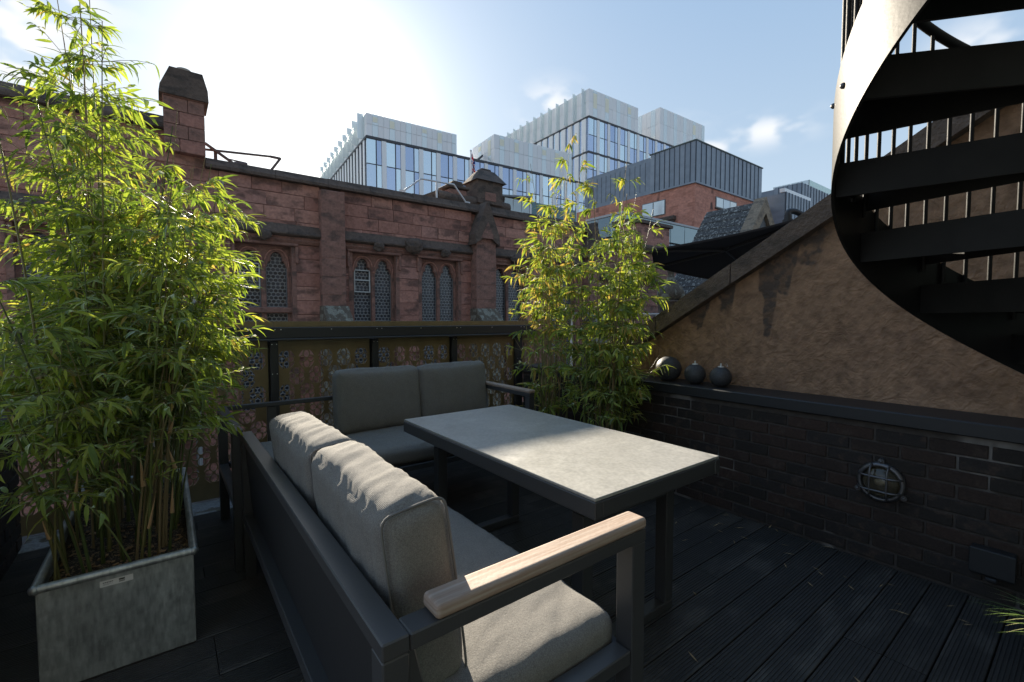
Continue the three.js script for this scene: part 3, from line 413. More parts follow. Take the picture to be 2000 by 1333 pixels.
{
  const t = thing('office_tower', 'tall glass office block with pale clad top floor and roof box', 'building', [66.5, 0, -62.7]); t.rotation.y = THREE.MathUtils.degToRad(-2);
  part(t, 'body', plainBox(0.2, 39, -4.2, 40.6, -36, -0.12), bandDark); part(t, 'block_body', plainBox(0.1, 14.4, 41, 46, -35, -0.06), clad[1]); part(t, 'block_body', plainBox(22, 38.9, 41, 48.2, -14, -0.06), clad[1]);
  cladding(t, onFront, 0, 14.5, 41.0, 46.1, 1.1); cladding(t, onFront, 21.9, 39, 41.0, 48.3, 1.25); cladding(t, (a, b, c, d, e, f) => onFlank(a, b, c, d, e, f).translate(21.9, 0, 0), 0, 7.5, 41.0, 48.3, 1.25); cladding(t, onFlank, 0, 34, 41.0, 46.1, 0.85, true);
  glazing(t, onFront, 0, 39, [[34.3, 40.6, 37.4], [27.2, 33.9, 30.8], [20.2, 26.8, 0]], 2.9); glazing(t, onFlank, 0, 34, [[34.3, 40.6, 0], [27.2, 33.9, 0], [20.2, 26.8, 0]], 2.0, { pil: 0.62 });
}
// ---------------------------------------------------------------- zinc clad block on red stone
const zinc = [0, 1, 2].map((i) => mat({ map: tex(128, 256, (u, v) => mulc([[0.22, 0.25, 0.29], [0.20, 0.23, 0.27], [0.24, 0.27, 0.31]][i], 0.85 + 0.3 * fbt(u, v, 6, 10, 700 + i, 4)), 3), metalness: 0.25, roughness: 0.45 }));
const zincSeam = mat({ c: [0.07, 0.085, 0.105], metalness: 0.2, roughness: 0.5 });
function zincFace(t, on, u0, u1, y0, y1, pw) { const n = Math.round((u1 - u0) / pw), w = (u1 - u0) / n; for (let i = 0; i < n; i++) { part(t, 'zinc_panel', on(u0 + i * w + 0.015, u0 + (i + 1) * w - 0.015, y0, y1, -0.06, hash(i, n, 3) * 0.02), zinc[i * 7 % 3]); part(t, 'standing_seam', on(u0 + i * w - 0.014, u0 + i * w + 0.014, y0, y1, -0.05, 0.07), zincSeam); } }
{
  const t = thing('zinc_building', 'blue grey zinc clad block standing on stained red sandstone walls', 'building', [35.72, 0, -21.5]);
  const rs = (s) => mat({ map: tex(1024, 512, (u, v) => { const X = u * 24, Y = v * 14, c0 = Math.floor(Y / 0.33), bw = 0.9, id = hash(Math.floor((X + (c0 % 2) * 0.45) / bw), c0, s), n = fbt(u, v, 30, 30, s, 4), run = fbm(X * 0.9, Y * 0.12, s + 4, 5), m = fbt(u, v, 120, 120, s + 2, 2); let c = mixc([0.42, 0.18, 0.125], [0.55, 0.25, 0.18], id); c = mixc(c, [0.06, 0.04, 0.035], 0.9 * sstep(0.60, 0.70, run + 0.16 * sstep(9, 13.4, Y) - 0.06) * sstep(0.3, 0.55, n + 0.2 * sstep(10, 13, Y))); return mulc(c, 0.75 + 0.5 * m); }, [24, 14]), roughness: 0.95, bumpMap: stoneBump, bumpScale: 0.02 });
  part(t, 'stone_wall', bx(0.1, 13.5, -4.2, 12.95, -14, -0.1, 0.03), rs(720)); part(t, 'zinc_core', plainBox(0.08, 11.8, 12.9, 16.2, -12.5, -0.08), zinc[1]);
  zincFace(t, onFront, 0, 11.9, 13.0, 16.34, 0.78); zincFace(t, onFlank, 0, 4.5, 13.0, 16.34, 0.5); zincFace(t, (a, b, c, d, e, f) => onFlank(a, b, c, d, e - 0.12, f - 0.12), 4.5, 12.8, 13.25, 15.85, 0.58);
  part(t, 'roof_trim', merge([onFront(-0.06, 12, 16.34, 16.44, -0.2, 0.08), onFlank(0, 4.6, 16.345, 16.445, -0.2, 0.08)]), mat({ c: [0.08, 0.10, 0.09], roughness: 0.5 }));
  part(t, 'base_flashing', merge([onFront(-0.03, 11.95, 12.86, 13.0, -0.1, 0.06), onFlank(0, 4.5, 12.862, 13.002, -0.1, 0.06)]), zinc[2]);
  const winF = mat({ c: [0.16, 0.16, 0.16], roughness: 0.5 }), pale = [0, 1, 2].map((i) => mat({ c: [[0.62, 0.66, 0.66], [0.55, 0.6, 0.62], [0.66, 0.68, 0.66]][i], roughness: 0.1, metalness: 0.5 }));
  const w1 = part(t, 'window', bx(3.4, 7.1, 11.3, 12.3, -0.09, -0.04, 0.01), winF); for (let k = 0; k < 3; k++) part(w1, 'pane', bx(3.5 + k * 1.2, 4.6 + k * 1.2, 11.4, 12.2, -0.06, -0.02, 0.005), pale[k]); part(w1, 'sill', bx(3.3, 7.2, 11.2, 11.3, -0.1, 0.05, 0.01), sootStone);
  const w2 = part(t, 'window', bx(0.04, 0.10, 10.75, 12.1, -5.4, -2.9, 0.01), winF); for (let k = 0; k < 2; k++) part(w2, 'pane', bx(0.01, 0.05, 10.82, 12.03, -4.1 - k * 1.22, -2.98 - k * 1.22, 0.005), pale[k]);
  part(t, 'cornice', merge([bx(-0.35, 0.12, 10.1, 10.45, -7.2, -1.8, 0.05), bx(-0.2, 0.12, 9.95, 10.1, -7.2, -1.9, 0.03)]), sootStone);
}
{
  const t = thing('zinc_roof_box', 'smaller zinc clad box further along the rooftops', 'building', [56.1, 0, -21.07]);
  part(t, 'core', plainBox(0.08, 9, -4.2, 16.3, -6, -0.08), zinc[1]); zincFace(t, onFront, 0, 9, 11, 16.44, 0.8); zincFace(t, onFlank, 0, 2.85, 11, 16.44, 0.5);
  const l = thing('zinc_link', 'low zinc link wall between the two zinc clad blocks', 'building', [49.5, 0, -20.0]); zincFace(l, onFront, 0, 6.5, 9, 14.1, 0.7); part(l, 'core', plainBox(0, 6.4, -4.2, 14.0, -2, -0.08), zinc[1]); part(l, 'parapet', bx(0, 6.5, 14.1, 14.5, -0.6, -0.1, 0.02), whitePil);
  const g = thing('green_glass_block', 'distant pale green glass block beyond the zinc boxes', 'building', [102, 0, -37]); part(g, 'core', plainBox(0.1, 14, -4.2, 28, -10, -0.1), bandDark); for (let k = 0; k < 8; k++) part(g, 'pane', onFront(k * 1.7, k * 1.7 + 1.64, 22, 29, -0.1, 0), mat({ c: [0.45, 0.58, 0.54], roughness: 0.12, metalness: 0.5 }));
  for (let k = 0; k < 4; k++) part(g, 'pane', onFlank(k * 1.7, k * 1.7 + 1.64, 22, 29, -0.1, 0), cladGlass);
}
{
  const t = thing('glass_link', 'glazed link with dark frames below the red stone walls', 'building', [24.2, 0, -19.7]);
  part(t, 'core', plainBox(0.3, 8.8, -4.2, 8.2, -8, -0.3), bandDark);
  const gl = [[0.20, 0.25, 0.27], [0.26, 0.33, 0.35], [0.16, 0.21, 0.24]].map((c) => mat({ c, metalness: 0.6, roughness: 0.07 }));
  for (let k = 0; k < 5; k++) for (const [a, b] of [[2.2, 3.7], [3.8, 5.3], [5.4, 6.9], [7.0, 8.35]]) part(t, 'pane', onFront(k * 1.8 + 0.03, k * 1.8 + 1.77, a, b, -0.05, 0), gl[(k * 3 + Math.round(a)) % 3]);
  for (let k = 0; k < 3; k++) for (const [a, b] of [[2.2, 4.4], [4.5, 6.9], [7.0, 8.35]]) part(t, 'pane', onFlank(k * 1.1 + 0.03, k * 1.1 + 1.07, a, b, -0.05, 0), gl[(k + Math.round(a)) % 3]);
  part(t, 'eaves_trim', merge([onFront(-0.1, 9, 8.35, 8.5, -0.2, 0.08), onFlank(0, 3.3, 8.352, 8.502, -0.2, 0.08)]), mat({ c: [0.35, 0.36, 0.37], roughness: 0.4 }));
}
{ // sooty stone annexe between church and terrace
  const t = thing('stone_annexe', 'sooty red stone annexe with dark cornices behind the slender bamboo', 'building', [11.6, 0, -13]);
  part(t, 'wall', plainBox(0, 14, -4.2, 4.45, -5, 0), brownStone);
  for (let r = 0; r < 8; r++) { let x = 0.02; const y = 2.0 + r * 0.3; while (x < 12) { const e = x + rr(0.6, 1.1); part(t, 'stone_block', bx(x + 0.004, e - 0.004, y + 0.004, y + 0.296, -0.1, 0.03 + rr(0, 0.01), 0.008), [redStone[3], redStone[1], brownStone, brownStone][Math.floor(rnd() * 4)]); x = e; } }
  part(t, 'cornice', prism([[0, 4.42], [0.18, 4.42], [0.3, 4.6], [0.3, 4.7], [0, 4.8]], 'x', 0, 14), sootStone); part(t, 'cornice', prism([[0, 3.0], [0.12, 3.0], [0.2, 3.12], [0.2, 3.2], [0, 3.25]], 'x', 0, 14), sootStone);
  const u = part(t, 'upper_wall', bx(5.6, 8.0, 4.8, 5.75, -1.5, -0.1, 0.02), redStone[0]); part(u, 'coping', prism([[-1.6, 5.76], [0.02, 5.76], [0.02, 5.9], [-0.5, 6.02], [-1.6, 6.02]], 'x', 5.5, 8.1), sootStone);
}
{
  const slate = mat({ map: tex(512, 512, (u, v) => { const n = fbt(u, v, 12, 12, 800, 5), m = fbt(u, v, 50, 50, 803, 3), l = fbt(u, v, 26, 26, 805, 3); return mulc(mixc(mixc([0.11, 0.105, 0.10], [0.05, 0.048, 0.046], n), [0.30, 0.29, 0.26], sstep(0.6, 0.7, l)), 0.6 + 0.8 * m); }, 1.2), roughness: 0.9, bumpMap: stoneBump, bumpScale: 0.03 });
  const t = thing('gabled_dormer', 'steep slate roofed stone dormer with dark triangular vent', 'dormer', [16.86, 0, -7.54]);
  const s = 1.25, yb = 2.2; // roof falls s per metre
  const L = (5.53 - yb) / s;
  part(t, 'body', prism([[-L + 0.25, yb], [L - 0.25, yb], [0, 5.2]], 'z', -2.2, -0.25), brownStone);
  for (let r = 0; r < 12; r++) { const a = r / 12, b = (r + 1) / 12; for (let k = 0; k < 4; k++) part(t, 'slate', prism([[-L * a, 5.53 - (5.53 - yb) * a - 0.06], [-L * a, 5.53 - (5.53 - yb) * a], [-L * b, 5.53 - (5.53 - yb) * b + 0.04], [-L * b, 5.53 - (5.53 - yb) * b - 0.06]].reverse(), 'z', -2.1 + k * 0.46 + 0.006, -2.1 + (k + 1) * 0.46 - 0.006), slate); }
  part(t, 'gable_face', prism([[-L, yb], [L, yb], [0, 5.5]], 'z', -0.26, -0.02), lichenStone);
  part(t, 'gable_coping', prism([[-L - 0.1, yb], [-L + 0.3, yb], [0, 5.1], [L - 0.3, yb], [L + 0.1, yb], [0, 5.66]], 'z', -0.3, 0.1), mat({ map: stoneTex([0.26, 0.20, 0.14], [0.12, 0.10, 0.08], 1.1, 88), bumpMap: stoneBump, bumpScale: 0.01, roughness: 0.95 }));
  part(t, 'vent', prism([[-0.42, 4.35], [0.42, 4.35], [0, 5.0]], 'z', -0.1, 0.02), blackMetal);
}
{
  const canvas = phys({ c: [0.022, 0.021, 0.023], roughness: 0.95, side: THREE.DoubleSide });
  const t = thing('parasol', 'large black canvas parasol tilted behind the sloping verge', 'parasol', [7.2, 0.0, -4.3]);
  const A = V(-1.298, 2.429, 0.049), B = V(0.183, 2.906, 2.031), D = V(-0.151, 2.326, -0.707), C = V(1.883, 2.016, 0.358), O = V(0.154, 2.539, 0.433), T = [], N = 8, Pn = [A, B, C, D];
  const fold = (p, q) => { const o = []; for (let i = 0; i <= N; i++) { const f = i / N, v = p.clone().lerp(q, f); v.y -= 0.05 * Math.sin(f * Math.PI); o.push(v); } return o; };
  const V2 = [];
  for (let k = 0; k < 4; k++) { const e = fold(Pn[k], Pn[(k + 1) % 4]); for (let i = 0; i < N; i++) { T.push([O, e[i], e[i + 1]]); V2.push([e[i], e[i].clone().add(V(0, -0.03, 0)), e[i + 1]], [e[i + 1], e[i].clone().add(V(0, -0.03, 0)), e[i + 1].clone().add(V(0, -0.03, 0))]); } }
  part(t, 'canopy', uvm(polyGeo(T)), canvas); part(t, 'valance', uvm(polyGeo(V2)), canvas);
  for (const p of Pn) part(t, 'rib', bar([O.x, O.y - 0.05, O.z], [p.x, p.y - 0.03, p.z], 0.025), blackMetal); part(t, 'pole', rod([C.x, -4.2, C.z], [C.x, C.y, C.z], 0.035), blackMetal); part(t, 'cap', new THREE.SphereGeometry(0.06, 12, 8), blackMetal, [O.x, O.y + 0.03, O.z]);
  const f = thing('flue_pipe', 'black elbowed flue pipe sticking up behind the parasol', 'pipe', [8.77, 0, -3.5]);
  part(f, 'riser', rod([0, -4.2, 0], [0, 3.2, 0], 0.06, 14), blackMetal); part(f, 'collar', rod([0, 3.05, 0], [0, 3.12, 0], 0.085, 14), blackMetal); part(f, 'elbow', tube([[0, 3.15, 0], [0.01, 3.25, 0], [0.1, 3.27, 0.05], [0.36, 3.16, 0.2]], 0.05, 12, 24), blackMetal);
}
{
  const t = thing('stone_finial', 'onion shaped weathered stone finial on a moulded base', 'finial', [7.97, 0, -5.28]);
  part(t, 'bulb', uvm(new THREE.LatheGeometry([[0.001, 2.34], [0.075, 2.34], [0.08, 2.31], [0.06, 2.28], [0.06, 2.22], [0.10, 2.12], [0.20, 2.0], [0.26, 1.9], [0.265, 1.82], [0.23, 1.76], [0.2, 1.74]].map((p) => new THREE.Vector2(...p)), 28)), lichenStone);
  part(t, 'moulded_base', uvm(new THREE.LatheGeometry([[0.2, 1.745], [0.27, 1.74], [0.29, 1.70], [0.24, 1.66], [0.24, 1.50], [0.32, 1.47], [0.34, 1.40], [0.30, 1.34]].map((p) => new THREE.Vector2(...p)), 24)), sootStone);
  part(t, 'pier', bx(-0.28, 0.28, -4.2, 1.36, -0.28, 0.28, 0.02), brownStone);
  const r = thing('pipe_rail', 'horizontal galvanised pipe rail behind the slender bamboo', 'railing', [5.6, 0, -5.0]);
  part(r, 'pipe', rod([-0.6, 1.455, -0.3], [1.6, 1.455, 0.1], 0.022, 10), railPale); for (const x of [-0.4, 1.4]) part(r, 'stanchion', rod([x, -4.2, -0.28 + (x + 0.6) * 0.18], [x, 1.44, -0.28 + (x + 0.6) * 0.18], 0.02, 8), railPale);
}
// ---------------------------------------------------------------- garden furniture
function cushionGeo(w, h, d, r, bulge, seed, wr = 0.004) { // soft rounded block, w x h x d, centred
  const g0 = new THREE.BoxGeometry(w, h, d, Math.max(8, Math.round(w / 0.018)), Math.max(6, Math.round(h / 0.018)), Math.max(8, Math.round(d / 0.018))); g0.deleteAttribute('uv'); g0.deleteAttribute('normal');
  const g = mergeVertices(g0), P = g.attributes.position, H = [w / 2, h / 2, d / 2];
  for (let i = 0; i < P.count; i++) {
    const p = [P.getX(i), P.getY(i), P.getZ(i)], q = p.map((v, k) => clamp(v, -H[k] + r, H[k] - r)), e = V(p[0] - q[0], p[1] - q[1], p[2] - q[2]); if (e.length() > 0) e.setLength(r);
    const f = p.map((v, k) => v / H[k]), b = f.map((v) => 1 - v * v * v * v);
    const o = V(q[0] + e.x, q[1] + e.y, q[2] + e.z);
    o.x += Math.sign(f[0]) * Math.pow(Math.abs(f[0]), 6) * bulge[0] * b[1] * b[2]; o.y += Math.sign(f[1]) * Math.pow(Math.abs(f[1]), 6) * bulge[1] * b[0] * b[2]; o.z += Math.sign(f[2]) * Math.pow(Math.abs(f[2]), 6) * bulge[2] * b[0] * b[1];
    const n1 = fbm(p[2] * 13 + p[0] * 5 + seed, p[1] * 5 + p[0] * 7 + seed, seed, 3) - 0.5, n2 = fbm(p[2] * 46 + p[0] * 20 + seed, p[1] * 8 + p[0] * 9, seed + 3, 3) - 0.5; // puckers run across the edges
    const k = wr * (n1 * 2.4 + n2 * 1.6); const dir = V(f[0], f[1], f[2]).normalize(); o.addScaledVector(dir, k); P.setXYZ(i, o.x, o.y, o.z);
  }
  g.computeVertexNormals(); const nn = g.attributes.normal; const q = g.toNonIndexed(), out = uvm(q); return out;
}
const frameMat = anthracite;
function cushion(t, name, w, h, d, pos, rot, seed, o = {}) {
  const c = part(t, name, cushionGeo(w, h, d, o.r ?? 0.035, o.bulge ?? [0.02, 0.02, 0.01], seed, o.wr ?? 0.005), fabric, pos, rot);
  return c;
}
function pipingLoop(c, axis, a, H, r) { // piping round one face of a cushion; axis is the face's normal, a its offset
  const pts = [], m = 0.026, [u, v] = axis === 'x' ? [H[2], H[1]] : axis === 'y' ? [H[0], H[2]] : [H[0], H[1]];
  const put = (p, q) => (axis === 'x' ? [a, q, p] : axis === 'y' ? [p, a, q] : [p, q, a]);
  const cs = [[1, 1], [-1, 1], [-1, -1], [1, -1]]; cs.forEach(([sx, sy], i) => { for (let k = 0; k <= 4; k++) { const an = (i * 90 + k * 22.5) * Math.PI / 180; pts.push(put(sx * (u - m) + m * Math.cos(an), sy * (v - m) + m * Math.sin(an))); } });
  const g = new THREE.TubeGeometry(new THREE.CatmullRomCurve3(pts.map((p) => V(...p)), true), 120, r, 5, true); part(c, 'piping', g, pipingMat);
}
{ // two seat sofa whose back stands to the trough
  const t = thing('garden_sofa', 'grey cushioned garden sofa with wooden armrest, lit along its cushion tops', 'sofa', [0.295, 0, 0]);
  const y1 = 0.770, zN = -0.775, zF = -2.745, W = 0.055, D = 0.775;
  part(t, 'back_rail', bx(0, W, y1 - 0.035, y1, zF, zN, 0.003), frameMat);
  part(t, 'arm_rail', bx(W + 0.001, D, y1 - 0.036, y1 - 0.001, zN - 0.06, zN, 0.003), frameMat);
  part(t, 'wooden_armrest', new RoundedBoxGeometry(0.665, 0.032, 0.068, 3, 0.011).translate(0.108 + 0.335, y1 + 0.0155, zN - 0.031), teak); uvm(t.children[t.children.length - 1].geometry);
  const ar = t.children[t.children.length - 1]; ar.geometry = uvm(ar.geometry);
  for (const z of [zN - 0.06, zF]) { part(t, 'leg', bx(0.001, W - 0.001, 0, y1 - 0.036, z + 0.001, z + 0.059, 0.003), frameMat); part(t, 'leg', bx(D - 0.058, D - 0.001, 0, z < -2 ? 0.40 : y1 - 0.037, z + 0.001, z + 0.059, 0.003), frameMat); }
  part(t, 'seat_rail', bx(W, D - 0.06, 0.395, 0.435, zN - 0.059, zN - 0.002, 0.003), frameMat); part(t, 'seat_rail', bx(W, D - 0.06, 0.395, 0.435, zF + 0.002, zF + 0.058, 0.003), frameMat);
  part(t, 'seat_rail', bx(D - 0.057, D - 0.002, 0.34, 0.394, zF + 0.06, zN - 0.06, 0.003), frameMat); part(t, 'seat_rail', bx(0.002, W - 0.002, 0.30, 0.35, zF + 0.06, zN - 0.06, 0.003), frameMat);
  for (let k = 0; k < 8; k++) part(t, 'seat_slat', bx(W, D - 0.058, 0.352, 0.372, zF + 0.12 + k * 0.235, zF + 0.19 + k * 0.235, 0.003), frameMat);
  part(t, 'back_panel', bar([0.05, 0.33, (zN + zF) / 2], [0.018, 0.735, (zN + zF) / 2], 1.84, 0.012, 0.002), blackMetal);
  part(t, 'brace', bar([0.14, 0.36, zN - 0.03], [0.055, 0.735, zN - 0.03], 0.03, 0.03), frameMat);
  for (const z of [-1.2, -1.75, -2.3]) part(t, 'back_slat', bar([0.15, 0.34, z], [0.03, 0.74, z], 0.05, 0.02), frameMat);
  const sc = [[-2.02, -0.845], [-2.70, -2.03]];
  sc.forEach(([a, b], i) => { const c = cushion(t, 'seat_cushion', 0.66, 0.125, b - a - 0.004, [0.41, 0.438, (a + b) / 2], [0, 0, 0], 11 + i * 5, { bulge: [0.012, 0.016, 0.006], r: 0.038, wr: 0.004 }); });
  [[-1.575, -0.925, 21], [-2.245, -1.585, 33]].forEach(([a, b, s], i) => { const c = cushion(t, 'back_cushion', 0.165, 0.475, b - a, [0.172, 0.708 - i * 0.01, (a + b) / 2], [0, i ? 0.02 : -0.015, 0.13], s, { bulge: [0.014, 0.016, 0.008], r: 0.04, wr: 0.0075 }); for (const sgn of [-1, 1]) pipingLoop(c, 'z', sgn * ((b - a) / 2 - 0.008), [0.0825 - 0.004, 0.2375 - 0.004, 0], 0.0035); });
}
{ // longer sofa along the fence
  const t = thing('corner_sofa', 'grey cushioned garden sofa in shade in front of the pierced fence', 'sofa', [0.262, 0, -3.655]);
  const y1 = 0.770, L = 2.10, D = 0.86;
  part(t, 'back_rail', bx(0, L, y1 - 0.03, y1, 0, 0.04, 0.003), frameMat);
  part(t, 'arm_rail', bx(0, 0.055, y1 - 0.031, y1 - 0.001, 0.041, D, 0.003), frameMat);
  part(t, 'arm_rail', bx(L - 0.06, L - 0.001, y1 - 0.031, y1 - 0.001, 0.041, D, 0.003), frameMat);
  part(t, 'armrest_cap', new RoundedBoxGeometry(0.066, 0.026, 0.70, 2, 0.009).translate(L - 0.03, y1 + 0.012, D - 0.345), teak);
  for (const [x, z] of [[0.001, 0.001], [0.001, D - 0.056], [L - 0.058, 0.001], [L - 0.058, D - 0.056]]) part(t, 'leg', bx(x, x + 0.054, 0, y1 - 0.032, z, z + 0.055, 0.003), frameMat);
  part(t, 'leg', bx(0.30, 0.36, 0.3, y1 - 0.031, 0.003, 0.03, 0.003), frameMat);
  part(t, 'foot_bar', bx(L - 0.057, L - 0.004, 0.0, 0.035, 0.06, D - 0.058, 0.003), frameMat);
  part(t, 'seat_rail', bx(0.057, L - 0.06, 0.345, 0.385, D - 0.05, D - 0.005, 0.003), frameMat); part(t, 'seat_rail', bx(0.057, L - 0.06, 0.345, 0.385, 0.005, 0.05, 0.003), frameMat); part(t, 'seat_rail', bx(0.002, 0.052, 0.345, 0.385, 0.058, D - 0.06, 0.003), frameMat);
  for (let k = 0; k < 8; k++) part(t, 'seat_slat', bx(0.12 + k * 0.245, 0.19 + k * 0.245, 0.352, 0.372, 0.05, D - 0.05, 0.003), frameMat);
  [[0.06, 0.735], [0.742, 2.035]].forEach(([a, b], i) => cushion(t, 'seat_cushion', b - a, 0.125, 0.74, [(a + b) / 2, 0.447, 0.47], [0, 0, 0], 51 + i * 7, { bulge: [0.006, 0.016, 0.012], r: 0.038, wr: 0.004 }));
  [[0.735, 1.395, 61], [1.40, 2.045, 73]].forEach(([a, b, s], i) => { const c = cushion(t, 'back_cushion', b - a, 0.475, 0.165, [(a + b) / 2, 0.735, 0.175], [-0.14, i ? -0.02 : 0.01, i ? 0.012 : -0.008], s, { bulge: [0.008, 0.014, 0.032], r: 0.04, wr: 0.006 }); });
}
{ // table
  const t = thing('dining_table', 'rectangular grey topped dining table with dark metal frame', 'table', [1.568, 0, -1.835]);
  const hx = 0.413, hz = 0.79;
  const top = part(t, 'table_top', bx(-hx + 0.004, hx - 0.004, 0.733, 0.745, -hz + 0.004, hz - 0.004, 0.0015), slab);
  part(t, 'apron', merge([bx(-hx, -hx + 0.04, 0.668, 0.732, -hz, hz, 0.003), bx(hx - 0.04, hx, 0.668, 0.732, -hz, hz, 0.003), bx(-hx + 0.041, hx - 0.041, 0.669, 0.731, -hz + 0.001, -hz + 0.04, 0.003), bx(-hx + 0.041, hx - 0.041, 0.669, 0.731, hz - 0.04, hz - 0.001, 0.003)]), anthracite);
  for (const z of [hz - 0.19, -hz + 0.22]) { for (const x of [-0.305, 0.245]) part(t, 'leg', bx(x, x + 0.06, 0.042, 0.60, z - 0.03, z + 0.03, 0.003), anthracite); part(t, 'foot_bar', bx(-0.305, 0.305, 0, 0.041, z - 0.03, z + 0.03, 0.003), anthracite); part(t, 'cross_bar', bx(-0.244, 0.244, 0.555, 0.60, z - 0.029, z + 0.029, 0.003), anthracite); for (const x of [-0.305, 0.245]) part(t, 'leg_head', bx(x + 0.002, x + 0.058, 0.601, 0.735, z - 0.028, z + 0.028, 0.003), anthracite); }
}
// ---------------------------------------------------------------- galvanised trough
const soilMat = mat({ map: tex(512, 512, (u, v) => { const n = fbt(u, v, 30, 30, 900, 4), b = hash(Math.floor(u * 110), Math.floor(v * 60), 901); return mulc(mixc([0.045, 0.03, 0.02], [0.26, 0.18, 0.10], sstep(0.6, 0.95, b) * 0.7), 0.5 + n); }, 0.5), bumpMap: fine, bumpScale: 0.02, roughness: 0.95 });
{
  const t = thing('galvanised_trough', 'galvanised metal trough planter with rolled rim and paper sticker', 'planter', [-0.165, 0, -2.93]);
  const hx = 0.233, hz = 0.64, h = 0.395;
  part(t, 'panel', bx(-hx + 0.004, hx - 0.004, 0.004, h, hz - 0.006, hz, 0.002), galv); part(t, 'panel', bx(-hx + 0.004, hx - 0.004, 0.004, h, -hz, -hz + 0.006, 0.002), galv);
  part(t, 'panel', bx(-hx, -hx + 0.006, 0.004, h, -hz, hz, 0.002), galv); part(t, 'panel', bx(hx - 0.006, hx, 0.004, h, -hz, hz, 0.002), galv);
  part(t, 'bottom', plainBox(-hx + 0.007, hx - 0.007, 0.0, 0.006, -hz + 0.007, hz - 0.007), galv);
  const r = 0.0155; for (const [a, b] of [[[-hx, h, hz], [hx, h, hz]], [[-hx, h, -hz], [hx, h, -hz]], [[-hx, h, -hz], [-hx, h, hz]], [[hx, h, -hz], [hx, h, hz]]]) part(t, 'rolled_rim', uvm(rod(a, b, r, 14)), galv);
  for (const x of [-hx, hx]) for (const z of [-hz, hz]) part(t, 'corner_knuckle', uvm(new THREE.SphereGeometry(0.0185, 12, 8)), galv, [x, h, z]);
  part(t, 'seam', uvm(rod([hx - 0.036, h, hz], [hx - 0.030, h, hz], 0.0175, 12)), galv);
  const cv = document.createElement('canvas'); cv.width = 512; cv.height = 128; const c = cv.getContext('2d'); c.fillStyle = '#d8d6d2'; c.fillRect(0, 0, 512, 128); c.fillStyle = '#3a3a3c'; let sx = 46; for (const w of [26, 18, 30, 14, 24, 20]) { c.fillRect(sx, 34, w, 16); sx += w + 5; } c.fillStyle = '#8e8c8a'; for (const [y, w] of [[64, 120], [78, 150], [92, 90]]) c.fillRect(46, y, w, 5); c.fillStyle = '#3c3a2c'; c.fillRect(290, 26, 92, 34); c.fillStyle = '#8e8c86'; c.fillRect(290, 70, 92, 30);
  const ct = new THREE.CanvasTexture(cv); ct.colorSpace = THREE.SRGBColorSpace; const sg = new THREE.BoxGeometry(0.098, 0.0235, 0.0008); part(t, 'sticker', sg, mat({ map: ct, roughness: 0.55 }), [-0.012, 0.352, hz + 0.0006]);
  const s = part(t, 'soil', (() => { const g = new THREE.PlaneGeometry(2 * hx - 0.012, 2 * hz - 0.012, 30, 70).rotateX(-Math.PI / 2), P = g.attributes.position; for (let i = 0; i < P.count; i++) P.setY(i, 0.035 * (fbm(P.getX(i) * 14, P.getZ(i) * 14, 905, 4) - 0.5)); g.computeVertexNormals(); return uvm(g); })(), soilMat, [0, 0.335, 0]);
  const bark = [0, 1, 2].map((i) => mat({ c: [[0.30, 0.18, 0.09], [0.20, 0.12, 0.07], [0.36, 0.26, 0.15]][i], roughness: 0.9 })), chips = []; seedN = 777;
  for (let k = 0; k < 420; k++) { const g = chamfer(rr(0.008, 0.026), rr(0.002, 0.006), rr(0.005, 0.012), 0.001); g.rotateX(rr(-0.5, 0.5)); g.rotateY(rr(0, 6.3)); g.translate(rr(-0.215, 0.215), rr(0.332, 0.35), 0.62 - Math.pow(rnd(), 1.6) * 1.2); chips.push(g); }
  const ch = part(t, 'bark_chips', merge(chips), bark[0]); ch.userData.kind = 'stuff';
}
// ---------------------------------------------------------------- bamboo
const leafMat = phys({ c: [1, 1, 1], vertexColors: true, roughness: 0.88, transmission: 0.6, thickness: 0, side: THREE.DoubleSide });
const leafVar = [[0.32, 0.41, 0.038], [0.25, 0.34, 0.032], [0.40, 0.46, 0.05], [0.14, 0.22, 0.025], [0.50, 0.46, 0.06], [0.52, 0.37, 0.075]];
const leafPartMat = leafVar.map((c) => phys({ c, roughness: 0.88, transmission: 0.6, thickness: 0, side: THREE.DoubleSide }));
const culmMats = [mat({ c: [0.12, 0.14, 0.04], roughness: 0.45 }), mat({ c: [0.17, 0.155, 0.055], roughness: 0.5 }), mat({ c: [0.24, 0.175, 0.085], roughness: 0.6 }), mat({ c: [0.07, 0.095, 0.028], roughness: 0.45 })];
const sheathMat = mat({ c: [0.50, 0.31, 0.16], roughness: 0.8, side: THREE.DoubleSide });
const leafBase = (() => { // unit leaf along +x, folded at the midrib, drooping tip
  const st = [[0, 0.0, 0], [0.12, 0.075, 0.0], [0.38, 0.10, -0.02], [0.70, 0.068, -0.10], [1, 0, -0.24]], P = [], push = (a, b, c) => P.push(...a, ...b, ...c);
  for (let i = 0; i + 1 < st.length; i++) { const [x0, w0, y0] = st[i], [x1, w1, y1] = st[i + 1], f = 0.3; const m0 = [x0, y0, 0], m1 = [x1, y1, 0]; for (const s of [-1, 1]) { const e0 = [x0, y0 + w0 * f, s * w0], e1 = [x1, y1 + w1 * f, s * w1]; if (w0 > 0) s > 0 ? push(m0, e0, m1) : push(m0, m1, e0); if (w1 > 0) s > 0 ? push(e0, e1, m1) : push(e0, m1, e1); } }
  return new Float32Array(P);
})();
const leafGeo = (() => { const g = new THREE.BufferGeometry(); g.setAttribute('position', new THREE.BufferAttribute(leafBase, 3)); g.computeVertexNormals(); return g; })();
